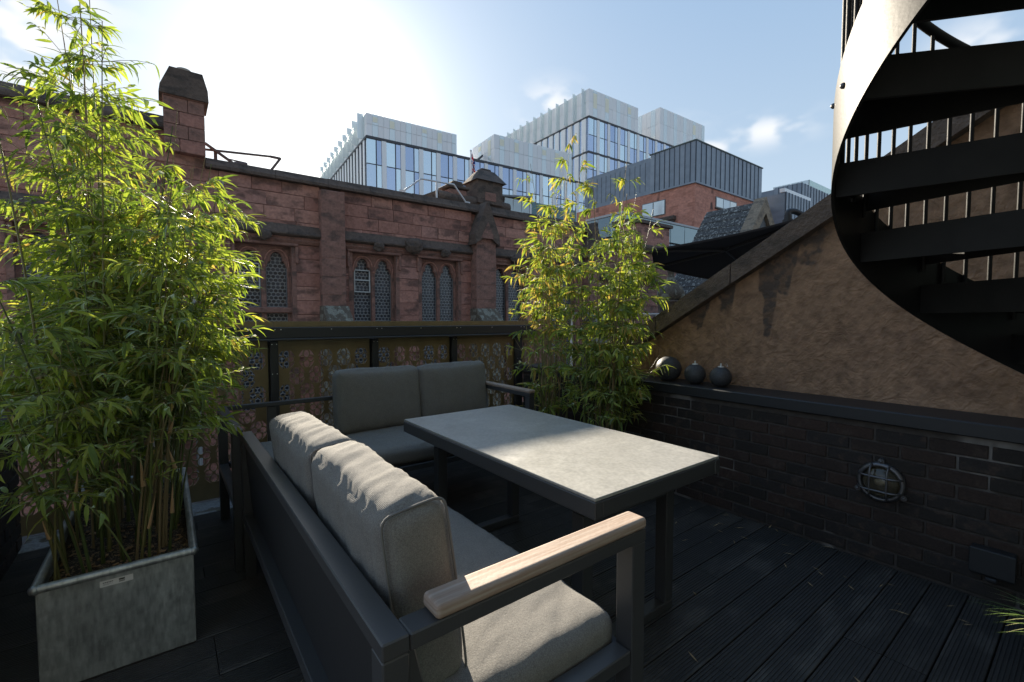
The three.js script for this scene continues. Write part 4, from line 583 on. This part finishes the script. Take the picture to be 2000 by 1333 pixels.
function bamboo(t, o) { // o.culms: [x, z, height, lean x, lean z, leafiness, first leaf height fraction]; thing's own axes
  seedN = o.seed; const leaves = [];
  const eye = camera.position.clone().sub(t.position);
  for (const [cx, cz, h, lx, lz, amt, from, cm] of o.culms) {
    const curve = new THREE.QuadraticBezierCurve3(V(cx, o.base, cz), V(cx + lx * 0.25, o.base + h * 0.55, cz + lz * 0.25), V(cx + lx, o.base + h, cz + lz)), r0 = o.r * (0.7 + 0.3 * Math.min(1, h / 2)) * rr(0.8, 1.15);
    const N = 22, R = 6, pos = [], idx = []; const fr = curve.computeFrenetFrames(N, false);
    for (let i = 0; i <= N; i++) { const f = i / N, p = curve.getPointAt(f), node = 1 + 0.28 * Math.pow(Math.abs(Math.cos(f * h / 0.2 * Math.PI)), 24), rad = r0 * (1 - 0.78 * f) * node; for (let k = 0; k < R; k++) { const a = k / R * 2 * Math.PI; pos.push(p.x + rad * (Math.cos(a) * fr.normals[i].x + Math.sin(a) * fr.binormals[i].x), p.y + rad * (Math.cos(a) * fr.normals[i].y + Math.sin(a) * fr.binormals[i].y), p.z + rad * (Math.cos(a) * fr.normals[i].z + Math.sin(a) * fr.binormals[i].z)); } }
    for (let i = 0; i < N; i++) for (let k = 0; k < R; k++) { const a = i * R + k, b = i * R + (k + 1) % R; idx.push(a, a + R, b, b, a + R, b + R); }
    const g = new THREE.BufferGeometry(); g.setAttribute('position', new THREE.Float32BufferAttribute(pos, 3)); g.setIndex(idx); g.computeVertexNormals();
    const culm = part(t, 'culm', g, culmMats[cm ?? Math.floor(rnd() * 4)]);
    const twigs = [], nodes = Math.floor(h / 0.16);
    for (let n = 1; n < nodes; n++) {
      const f = n / nodes; if (f < from) { if (rnd() < 0.22 && f < 0.6) { const p = curve.getPointAt(f); const sg = new THREE.ConeGeometry(r0 * 1.5, rr(0.08, 0.17), 5, 1, true).translate(0, 0.06, 0); sg.rotateZ(rr(-0.25, 0.25)); sg.rotateX(rr(-0.25, 0.25)); part(culm, 'sheath', sg, sheathMat, [p.x, p.y, p.z]); } continue; }
      const p = curve.getPointAt(f), nb = amt * (f > 0.9 ? 1 : 2) * rr(0.6, 1.4);
      for (let b = 0; b < nb; b++) {
        const a = rr(0, 2 * Math.PI), len = rr(0.10, 0.36) * o.spread * (f > 0.85 ? 0.7 : 1), rise = rr(0.1, 0.75), d = V(Math.cos(a), rise, Math.sin(a)).normalize(), q1 = p.clone().addScaledVector(d, len * 0.6), q2 = p.clone().addScaledVector(d, len).add(V(0, -len * 0.22, 0));
        twigs.push(new THREE.TubeGeometry(new THREE.QuadraticBezierCurve3(p, q1, q2), 3, 0.0012, 3, false).toNonIndexed());
        const nl = 5 + Math.floor(rnd() * 6);
        for (let l = 0; l < nl; l++) { const s = 0.35 + 0.65 * (l + 1) / nl, at = p.clone().lerp(q1, Math.min(1, s * 1.2)).lerp(q2, s * s), la = a + rr(-1.1, 1.1), L = rr(0.05, 0.15) * o.leaf * rr(0.75, 1.1); leaves.push({ at, yaw: -la, pitch: rr(-1.15, 0.45), roll: rr(-0.9, 0.9), L, c: rnd() < (o.yellow ?? 0.05) ? 4 + Math.floor(rnd() * 2) : Math.floor(rnd() * 4) }); }
      }
    }
    if (twigs.length) part(culm, 'twig', merge(twigs), culmMats[1]).userData.kind = 'stuff';
  }
  for (const l of leaves) l.d = l.at.distanceTo(eye) / l.L - (l.bonus ?? 0);
  leaves.sort((a, b) => a.d - b.d);
  const m = new THREE.Matrix4(), e = new THREE.Euler(), qn = new THREE.Quaternion(), rest = leaves.slice(300), pos = new Float32Array(rest.length * leafBase.length), col = new Float32Array(pos.length), v = V(0, 0, 0);
  for (const l of leaves.slice(0, 300)) { const q = part(t, 'leaf', leafGeo, leafPartMat[l.c]); q.position.copy(l.at); q.rotation.set(l.roll, l.yaw, l.pitch, 'YZX'); q.scale.setScalar(l.L); }
  rest.forEach((l, i) => { qn.setFromEuler(e.set(l.roll, l.yaw, l.pitch, 'YZX')); m.compose(l.at, qn, v.clone().setScalar(l.L)); const k = rr(0.8, 1.2), c = leafVar[l.c]; for (let j = 0; j < leafBase.length; j += 3) { v.set(leafBase[j], leafBase[j + 1], leafBase[j + 2]).applyMatrix4(m); const w = i * leafBase.length + j; pos[w] = v.x; pos[w + 1] = v.y; pos[w + 2] = v.z; col[w] = c[0] * k; col[w + 1] = c[1] * k; col[w + 2] = c[2] * k; } });
  const g = new THREE.BufferGeometry(); g.setAttribute('position', new THREE.BufferAttribute(pos, 3)); g.setAttribute('color', new THREE.BufferAttribute(col, 3)); g.computeVertexNormals();
  part(t, 'foliage', g, leafMat).userData.kind = 'stuff';
  console.log(t.name, 'leaves', leaves.length);
}
{
  const t = thing('bamboo_clump', 'dense sunlit bamboo growing out of the galvanised trough', 'bamboo', [-0.165, 0.33, -2.93]);
  seedN = 4242; const culms = [];
  for (let k = 0; k < 8; k++) culms.push([rr(-0.15, 0.0), rr(-0.25, 0.3), rr(2.05, 2.62), rr(-0.14, 0.12), rr(-0.15, 0.15), 3.6, rr(0.28, 0.4)]);
  for (let k = 0; k < 24; k++) { const x = rr(-0.08, 0.18), z = rr(-0.5, 0.5); culms.push([x, z, rr(1.35, 1.95), x * 0.9 + rr(-0.16, 0.2), z * 0.2 + rr(-0.2, 0.2), 4.6, rr(0.3, 0.42)]); }
  for (let k = 0; k < 30; k++) { const x = rr(-0.2, 0.2), z = rr(-0.5, 0.56); culms.push([x, z, rr(0.85, 1.35), x * 1.4 + rr(-0.22, 0.22), z * 0.25 + rr(-0.2, 0.2), 4.6, rr(0.32, 0.46)]); }
  for (let k = 0; k < 20; k++) culms.push([rr(0.04, 0.2), rr(-0.35, 0.45), rr(0.8, 1.45), rr(0.04, 0.28), rr(-0.2, 0.2), 4.2, rr(0.55, 0.66)]);
  for (let k = 0; k < 8; k++) culms.push([rr(-0.2, 0.1), rr(0.3, 0.57), rr(0.5, 1.0), rr(-0.35, 0.1), rr(-0.1, 0.2), 1.1, 0.35]);
  culms.push([0.12, 0.35, 2.02, 0.12, -0.1, 0.12, 0.35, 2], [-0.2, 0.3, 1.95, -0.13, 0.15, 0.1, 0.5, 1]);
  bamboo(t, { seed: 91, base: 0.0, r: 0.0068, spread: 0.9, leaf: 0.64, culms });
}
for (const [i, [lab, x, z, hs, sd, n]] of [['slender yellowing bamboo with tall thin tip beside the sofa end', 2.72, -3.0, [1.4, 2.2], 131, 13], ['bushy green bamboo in a black pot against the dark brick wall', 2.80, -2.44, [1.1, 1.95], 157, 20]].entries()) {
  const p = thing('plant_pot', i ? 'square black planter pot holding the bushy bamboo by the brick wall' : 'square black planter pot holding the slender bamboo by the sofa end', 'planter', [x, 0, z]);
  part(p, 'body', (() => { const g = new THREE.CylinderGeometry(0.31, 0.26, 0.42, 4, 1).rotateY(Math.PI / 4).translate(0, 0.21, 0); return uvm(g); })(), blackMetal); part(p, 'rim', merge([bx(-0.225, 0.225, 0.421, 0.44, 0.195, 0.222), bx(-0.225, 0.225, 0.421, 0.44, -0.222, -0.195), bx(-0.225, -0.198, 0.4215, 0.4395, -0.194, 0.194), bx(0.198, 0.225, 0.4215, 0.4395, -0.194, 0.194)]), blackMetal); part(p, 'soil', uvm(new THREE.PlaneGeometry(0.4, 0.4).rotateX(-Math.PI / 2).translate(0, 0.4225, 0)), soilMat);
  const t = thing('bamboo_clump', lab, 'bamboo', [x, 0.42, z]); seedN = sd; const culms = [];
  for (let k = 0; k < n; k++) { const a = rr(0, 6.28), r = Math.sqrt(rnd()) * 0.16; culms.push([r * Math.cos(a), r * Math.sin(a), rr(...hs), r * Math.cos(a) * 1.3 + rr(-0.13, 0.13), r * Math.sin(a) * 1.3 + rr(-0.13, 0.13), i ? 2.9 : 1.9, i ? rr(0.12, 0.3) : rr(0.4, 0.55), i ? undefined : 1 + Math.floor(rnd() * 2)]); }
  for (let k = 0; k < (i ? 12 : 9); k++) culms.push([rr(-0.15, 0.15), rr(-0.15, 0.15), rr(0.45, 0.9), rr(-0.3, 0.3), rr(-0.3, 0.3), 1.5, 0.15]);
  if (!i) culms.push([0.05, 0.0, 2.68, 0.16, 0.03, 1.7, 0.45, 2], [0.06, 0.03, 2.45, 0.22, 0.08, 1.5, 0.5, 2], [0.0, 0.05, 2.25, -0.24, -0.05, 1.4, 0.5, 2]); else culms.push([0, 0.03, 2.15, 0.05, 0.12, 2.0, 0.4, 2], [-0.05, 0, 2.1, -0.12, 0.0, 2.0, 0.4, 2]);
  bamboo(t, { seed: sd + 7, base: 0.0, r: 0.0065, spread: 0.62, leaf: i ? 0.70 : 0.82, yellow: i ? 0.12 : 0.3, culms });
}
// ---------------------------------------------------------------- striped grass by the stair
{
  const p = thing('plant_bowl', 'round black bowl planter holding the striped grass', 'planter', [2.75, 0, -0.045]);
  part(p, 'bowl', new THREE.LatheGeometry([[0.001, 0.0], [0.08, 0], [0.105, 0.07], [0.11, 0.11], [0.1, 0.113], [0.092, 0.095], [0.001, 0.09]].map((q) => new THREE.Vector2(...q)), 28), blackMetal);
  const t = thing('striped_grass', 'clump of arching green and cream striped grass blades', 'grass plant', [2.75, 0.09, -0.045]); seedN = 515;
  const gm = [[0.09, 0.17, 0.03], [0.15, 0.24, 0.05], [0.45, 0.46, 0.20], [0.06, 0.12, 0.025]].map((c) => phys({ c, roughness: 0.5, transmission: 0.3, thickness: 0, side: THREE.DoubleSide }));
  for (let k = 0; k < 120; k++) { const a = rr(0, 6.28), L = rr(0.14, 0.30), up = rr(0.5, 1.6), w = rr(0.0025, 0.0055), T = [], N = 8; let p0 = null; for (let i = 0; i <= N; i++) { const f = i / N, r = L * f * (0.55 + 0.45 * f), y = L * up * f * (1 - 0.75 * f) * 0.9, ww = w * (1 - f * f), c = V(Math.cos(a) * r, y, Math.sin(a) * r), s = V(-Math.sin(a) * ww, 0, Math.cos(a) * ww), q = [c.clone().sub(s), c.clone().add(s)]; if (p0) T.push([p0[0], p0[1], q[1]], [p0[0], q[1], q[0]]); p0 = q; } part(t, 'blade', polyGeo(T), gm[Math.floor(rnd() * 4)], [rr(-0.04, 0.04), 0, rr(-0.04, 0.04)]); }
}
// ---------------------------------------------------------------- ledge vases, wall lamp, socket box
{
  const clay = mat({ map: tex(256, 256, (u, v) => mulc([0.045, 0.046, 0.05], 0.6 + 0.8 * fbt(u, v, 20, 20, 950, 4)), 0.15), roughness: 0.55, bumpMap: fine, bumpScale: 0.003 }), wick = mat({ c: [0.6, 0.6, 0.58], roughness: 0.4, metalness: 0.4 });
  for (const [n, lab, z, r, lid] of [[0, 'largest dark round vase at the bamboo end of the ledge', -2.18, 0.102, 0], [1, 'middle dark round oil lamp on the ledge between the other two globes', -1.945, 0.079, 1], [2, 'dark round oil lamp with glass tip farthest from the bamboo', -1.738, 0.077, 2]]) {
    const t = thing(n ? 'oil_lamp' : 'round_vase', lab, n ? 'oil lamp' : 'vase', [3.275, 0.861, z]); const pts = []; for (let i = 0; i <= 24; i++) { const a = -Math.PI / 2 + 0.28 + i / 24 * (Math.PI - 0.56 + 0.06); pts.push(new THREE.Vector2(r * Math.cos(a), r * (0.96 + Math.sin(a)))); }
    part(t, 'globe', uvm(new THREE.LatheGeometry([new THREE.Vector2(0.0005, pts[0].y), ...pts, new THREE.Vector2(r * 0.15, pts[24].y - 0.012)], 36)), clay);
    if (lid) { part(t, 'collar', new THREE.CylinderGeometry(r * 0.26, r * 0.3, 0.008, 18), wick, [0, r * 1.955, 0]); part(t, 'wick_holder', new THREE.CylinderGeometry(0.005, 0.007, 0.022, 10), wick, [0, r * 1.955 + 0.014, 0]); }
    if (lid === 2) part(t, 'glass_drop', new THREE.SphereGeometry(0.012, 12, 10), phys({ c: [0.9, 0.9, 0.9], roughness: 0.05, transmission: 1, thickness: 0.01 }), [0.02, r * 1.955 + 0.012, 0.03]);
  }
}
{
  const t = thing('bulkhead_lamp', 'round caged nautical bulkhead lamp fixed on the dark brick wall', 'wall lamp', [3.141, 0.463, -0.735]); t.rotation.z = Math.PI / 2; // own y looks away from the wall
  const brass = mat({ c: [0.16, 0.155, 0.16], metalness: 0.85, roughness: 0.42, bumpMap: fine, bumpScale: 0.0012 }), amber = phys({ c: [0.80, 0.74, 0.60], roughness: 0.06, transmission: 0.95, thickness: 0 });
  const R = 0.105;
  part(t, 'back_ring', new THREE.LatheGeometry([[R * 0.98, 0], [R * 1.05, 0.004], [R * 1.05, 0.022], [R * 0.98, 0.034], [R * 0.86, 0.036], [R * 0.82, 0.028], [R * 0.80, 0.0]].map((p) => new THREE.Vector2(...p)), 40), brass);
  const gd = new THREE.SphereGeometry(1, 72, 14, 0, 2 * Math.PI, 0, Math.PI / 2), P = gd.attributes.position; for (let i = 0; i < P.count; i++) { const x = P.getX(i), y = P.getY(i), z = P.getZ(i), a = Math.atan2(z, x), q = 1 + 0.018 * Math.cos(a * 36); P.setXYZ(i, x * R * 0.80 * q, y * 0.05 * q + 0.012, z * R * 0.80 * q); } gd.computeVertexNormals();
  part(t, 'ribbed_glass', gd, amber); part(t, 'reflector', new THREE.CylinderGeometry(R * 0.79, R * 0.79, 0.004, 32), mat({ c: [0.05, 0.043, 0.032], roughness: 0.35 }), [0, 0.006, 0]); part(t, 'bulb', new THREE.SphereGeometry(0.02, 14, 10).scale(1, 0.8, 1.4), mat({ c: [0.22, 0.20, 0.16], roughness: 0.3 }), [0, 0.028, 0]);
  const arc = (k, along) => { const pts = [], h = Math.sqrt(R * R - k * k); for (let i = 0; i <= 14; i++) { const f = (i / 14 * 2 - 1), y = 0.03 + 0.046 * Math.pow(1 - Math.pow(Math.abs(f), 5), 0.8); pts.push(along ? [k, y, f * h] : [f * h, y, k]); } return tube(pts, 0.0055, 8, 40); };
  for (const k of [-0.038, 0.038]) { part(t, 'cage_bar', arc(k, true), brass); part(t, 'cage_bar', arc(k, false), brass); }
  for (const a of [0, 2.1, 4.19]) { const p = [Math.cos(a) * R * 1.12, 0.014, Math.sin(a) * R * 1.12]; part(t, 'lug', new THREE.CylinderGeometry(0.014, 0.016, 0.028, 12), brass, p); part(t, 'screw', new THREE.SphereGeometry(0.009, 10, 6), brass, [p[0], 0.03, p[2]]); }
  const s = thing('socket_box', 'black weatherproof socket box low on the brick wall', 'socket', [3.14, 0.20, -0.295]);
  part(s, 'housing', new RoundedBoxGeometry(0.06, 0.13, 0.15, 3, 0.008).translate(-0.03, 0, 0), blackMetal); part(s, 'lid', new RoundedBoxGeometry(0.012, 0.12, 0.155, 2, 0.005).translate(-0.066, 0.006, 0), blackMetal); part(s, 'latch', bx(-0.075, -0.055, -0.078, -0.062, -0.02, 0.02), blackMetal);
}
// ---------------------------------------------------------------- spiral stair
{
  const CX = 2.1576, CZz = 0.1017, R = 0.765, yl = (th) => 0.934 - 0.467 * th, steel = phys({ specularIntensity: 0.4, map: tex(512, 512, (u, v) => mulc([0.010, 0.0095, 0.009], 0.7 + 0.6 * fbt(u, v, 14, 14, 960, 5)), 0.8), roughness: 0.52, bumpMap: fine, bumpScale: 0.0008 });
  const t = thing('spiral_staircase', 'black steel spiral staircase with helical stringer and thin balusters', 'staircase', [CX, 0, CZz]);
  const tA = 1.86, tB = -4.7, N = 150, H = 0.285, T = [];
  const at = (th, r, y) => V(Math.cos(th) * r, y, Math.sin(th) * r);
  for (let i = 0; i < N; i++) { const a = tA + (tB - tA) * i / N, b = tA + (tB - tA) * (i + 1) / N, A = (r, th, up) => at(th, r, yl(th) + (up ? H : 0)), Ro = R, Ri = R - 0.01; const quad = (p, q, r, s) => T.push([p, q, r], [p, r, s]); quad(A(Ro, a, 0), A(Ro, a, 1), A(Ro, b, 1), A(Ro, b, 0)); quad(A(Ri, a, 0), A(Ri, b, 0), A(Ri, b, 1), A(Ri, a, 1)); quad(A(Ro, a, 1), A(Ri, a, 1), A(Ri, b, 1), A(Ro, b, 1)); quad(A(Ro, a, 0), A(Ro, b, 0), A(Ri, b, 0), A(Ri, a, 0)); }
  part(t, 'stringer', uvm(toCreasedNormals(mergeVertices(polyGeo(T)), 0.5)), steel);
  part(t, 'column', rod([0, 0, 0], [0, 4.4, 0], 0.057, 24), steel);
  const step = 0.4487, secW = 0.475; // one tread: pan with turned-down lips
  const wedge = (r0, r1, a0, a1, y0, y1) => { const s = new THREE.Shape(), K = 8; for (let i = 0; i <= K; i++) { const a = a0 + (a1 - a0) * i / K; i ? s.lineTo(Math.cos(a) * r1, Math.sin(a) * r1) : s.moveTo(Math.cos(a) * r1, Math.sin(a) * r1); } for (let i = K; i >= 0; i--) { const a = a0 + (a1 - a0) * i / K; s.lineTo(Math.cos(a) * r0, Math.sin(a) * r0); } s.closePath(); const g = new THREE.ExtrudeGeometry(s, { depth: y1 - y0, bevelEnabled: false }); g.rotateX(Math.PI / 2).translate(0, y1, 0); return uvm(g); };
  const treadG = wedge(0.058, R - 0.012, -secW / 2, secW / 2, -0.006, 0), lipG = wedge(0.07, R - 0.013, -secW / 2, -secW / 2 + 0.02, -0.12, -0.0061), lipG2 = wedge(0.07, R - 0.013, secW / 2 - 0.02, secW / 2, -0.12, -0.0061), brG = wedge(R - 0.05, R - 0.0135, -0.12, 0.12, -0.05, -0.0061);
  for (let k = 0; k < 14; k++) { const th = 1.55 - k * step, y = yl(th) + 0.25; const tr = part(t, 'tread', treadG, steel, [0, y, 0], [0, -th, 0]); part(tr, 'lip', lipG, steel); part(tr, 'lip', lipG2, steel); part(tr, 'bracket', brG, steel);
    for (const d of [-0.1, 0.1]) { const b = at(th + d, R + 0.002, y - 0.03); part(t, 'bolt', new THREE.SphereGeometry(0.0095, 10, 6), mat({ c: [0.10, 0.10, 0.105], metalness: 0.6, roughness: 0.35 }), [b.x, b.y, b.z]); const c = at(th + d, R - 0.012, y - 0.085); part(t, 'bolt', new THREE.CylinderGeometry(0.008, 0.008, 0.012, 6), screwMetal, [c.x, c.y, c.z], [0, 0, Math.PI / 2]); } }
  for (let th = tA - 0.1; th > tB; th -= step / 4) { const b = at(th, R - 0.022, 0); part(t, 'baluster', rod([b.x, yl(th) + 0.2, b.z], [b.x, yl(th) + 1.19, b.z], 0.0075, 8), steel); }
  const hp = []; for (let i = 0; i <= 60; i++) { const th = tA - 0.1 + (tB - tA + 0.1) * i / 60, b = at(th, R - 0.022, yl(th) + 1.2); hp.push([b.x, b.y, b.z]); } part(t, 'handrail', tube(hp, 0.019, 10, 200), steel);
}
// ---------------------------------------------------------------- fallen leaves on the deck
{
  seedN = 333; const T = []; for (let k = 0; k < 70; k++) { const m = new THREE.Matrix4().makeRotationY(rr(0, 6.3)); const L = rr(0.02, 0.07), o = V(k < 40 ? rr(2.6, 3.1) : rr(0, 3), 0.004, k < 40 ? rr(-2.6, -0.1) : rr(-3.7, -0.2)); const q = (x, y, z) => V(x * L, y * L + 0.001, z * L).applyMatrix4(m).add(o); T.push([q(0, 0, 0), q(0.5, 0.05, 0.07), q(1, 0.1, 0)], [q(0, 0, 0), q(1, 0.1, 0), q(0.5, 0.05, -0.07)]); }
  const o = new THREE.Mesh(polyGeo(T), mat({ c: [0.34, 0.24, 0.13], roughness: 0.9, side: THREE.DoubleSide })); o.name = 'fallen_leaves'; o.userData = { kind: 'stuff', label: 'dry bamboo leaves scattered on the dark deck', category: 'leaves' }; o.castShadow = true; scene.add(o);
}
// ---------------------------------------------------------------- unseen house added behind the camera, made tall and close to block sky light
{
  const t = thing('added_rear_house', 'unseen dark brick house added behind the terrace to block sky light', 'building', [0, 0, 2.4]);
  part(t, 'wall', plainBox(-4.5, 9.5, -4.2, 11.5, 0.1, 5), brickMats[1]);
  part(t, 'parapet', bx(-4.55, 9.55, 11.5, 11.65, 0.02, 5.05), blackMetal);
  for (const x of [-0.4, 1.2]) { const w = part(t, 'glazed_door', bx(x, x + 1.4, 0, 2.4, 0.02, 0.09), blackMetal); part(w, 'pane', bx(x + 0.08, x + 1.32, 0.1, 2.3, 0.0, 0.03), paneTeal); }
  for (const y of [3.6, 7.2]) for (const x of [-2.6, -0.3, 1.9, 5.0]) { const w = part(t, 'window', bx(x, x + 1.2, y, y + 1.6, 0.02, 0.09), blackMetal); part(w, 'pane', bx(x + 0.07, x + 1.13, y + 0.07, y + 1.53, 0.0, 0.03), paneTeal); }
}
renderer.render(scene, camera);
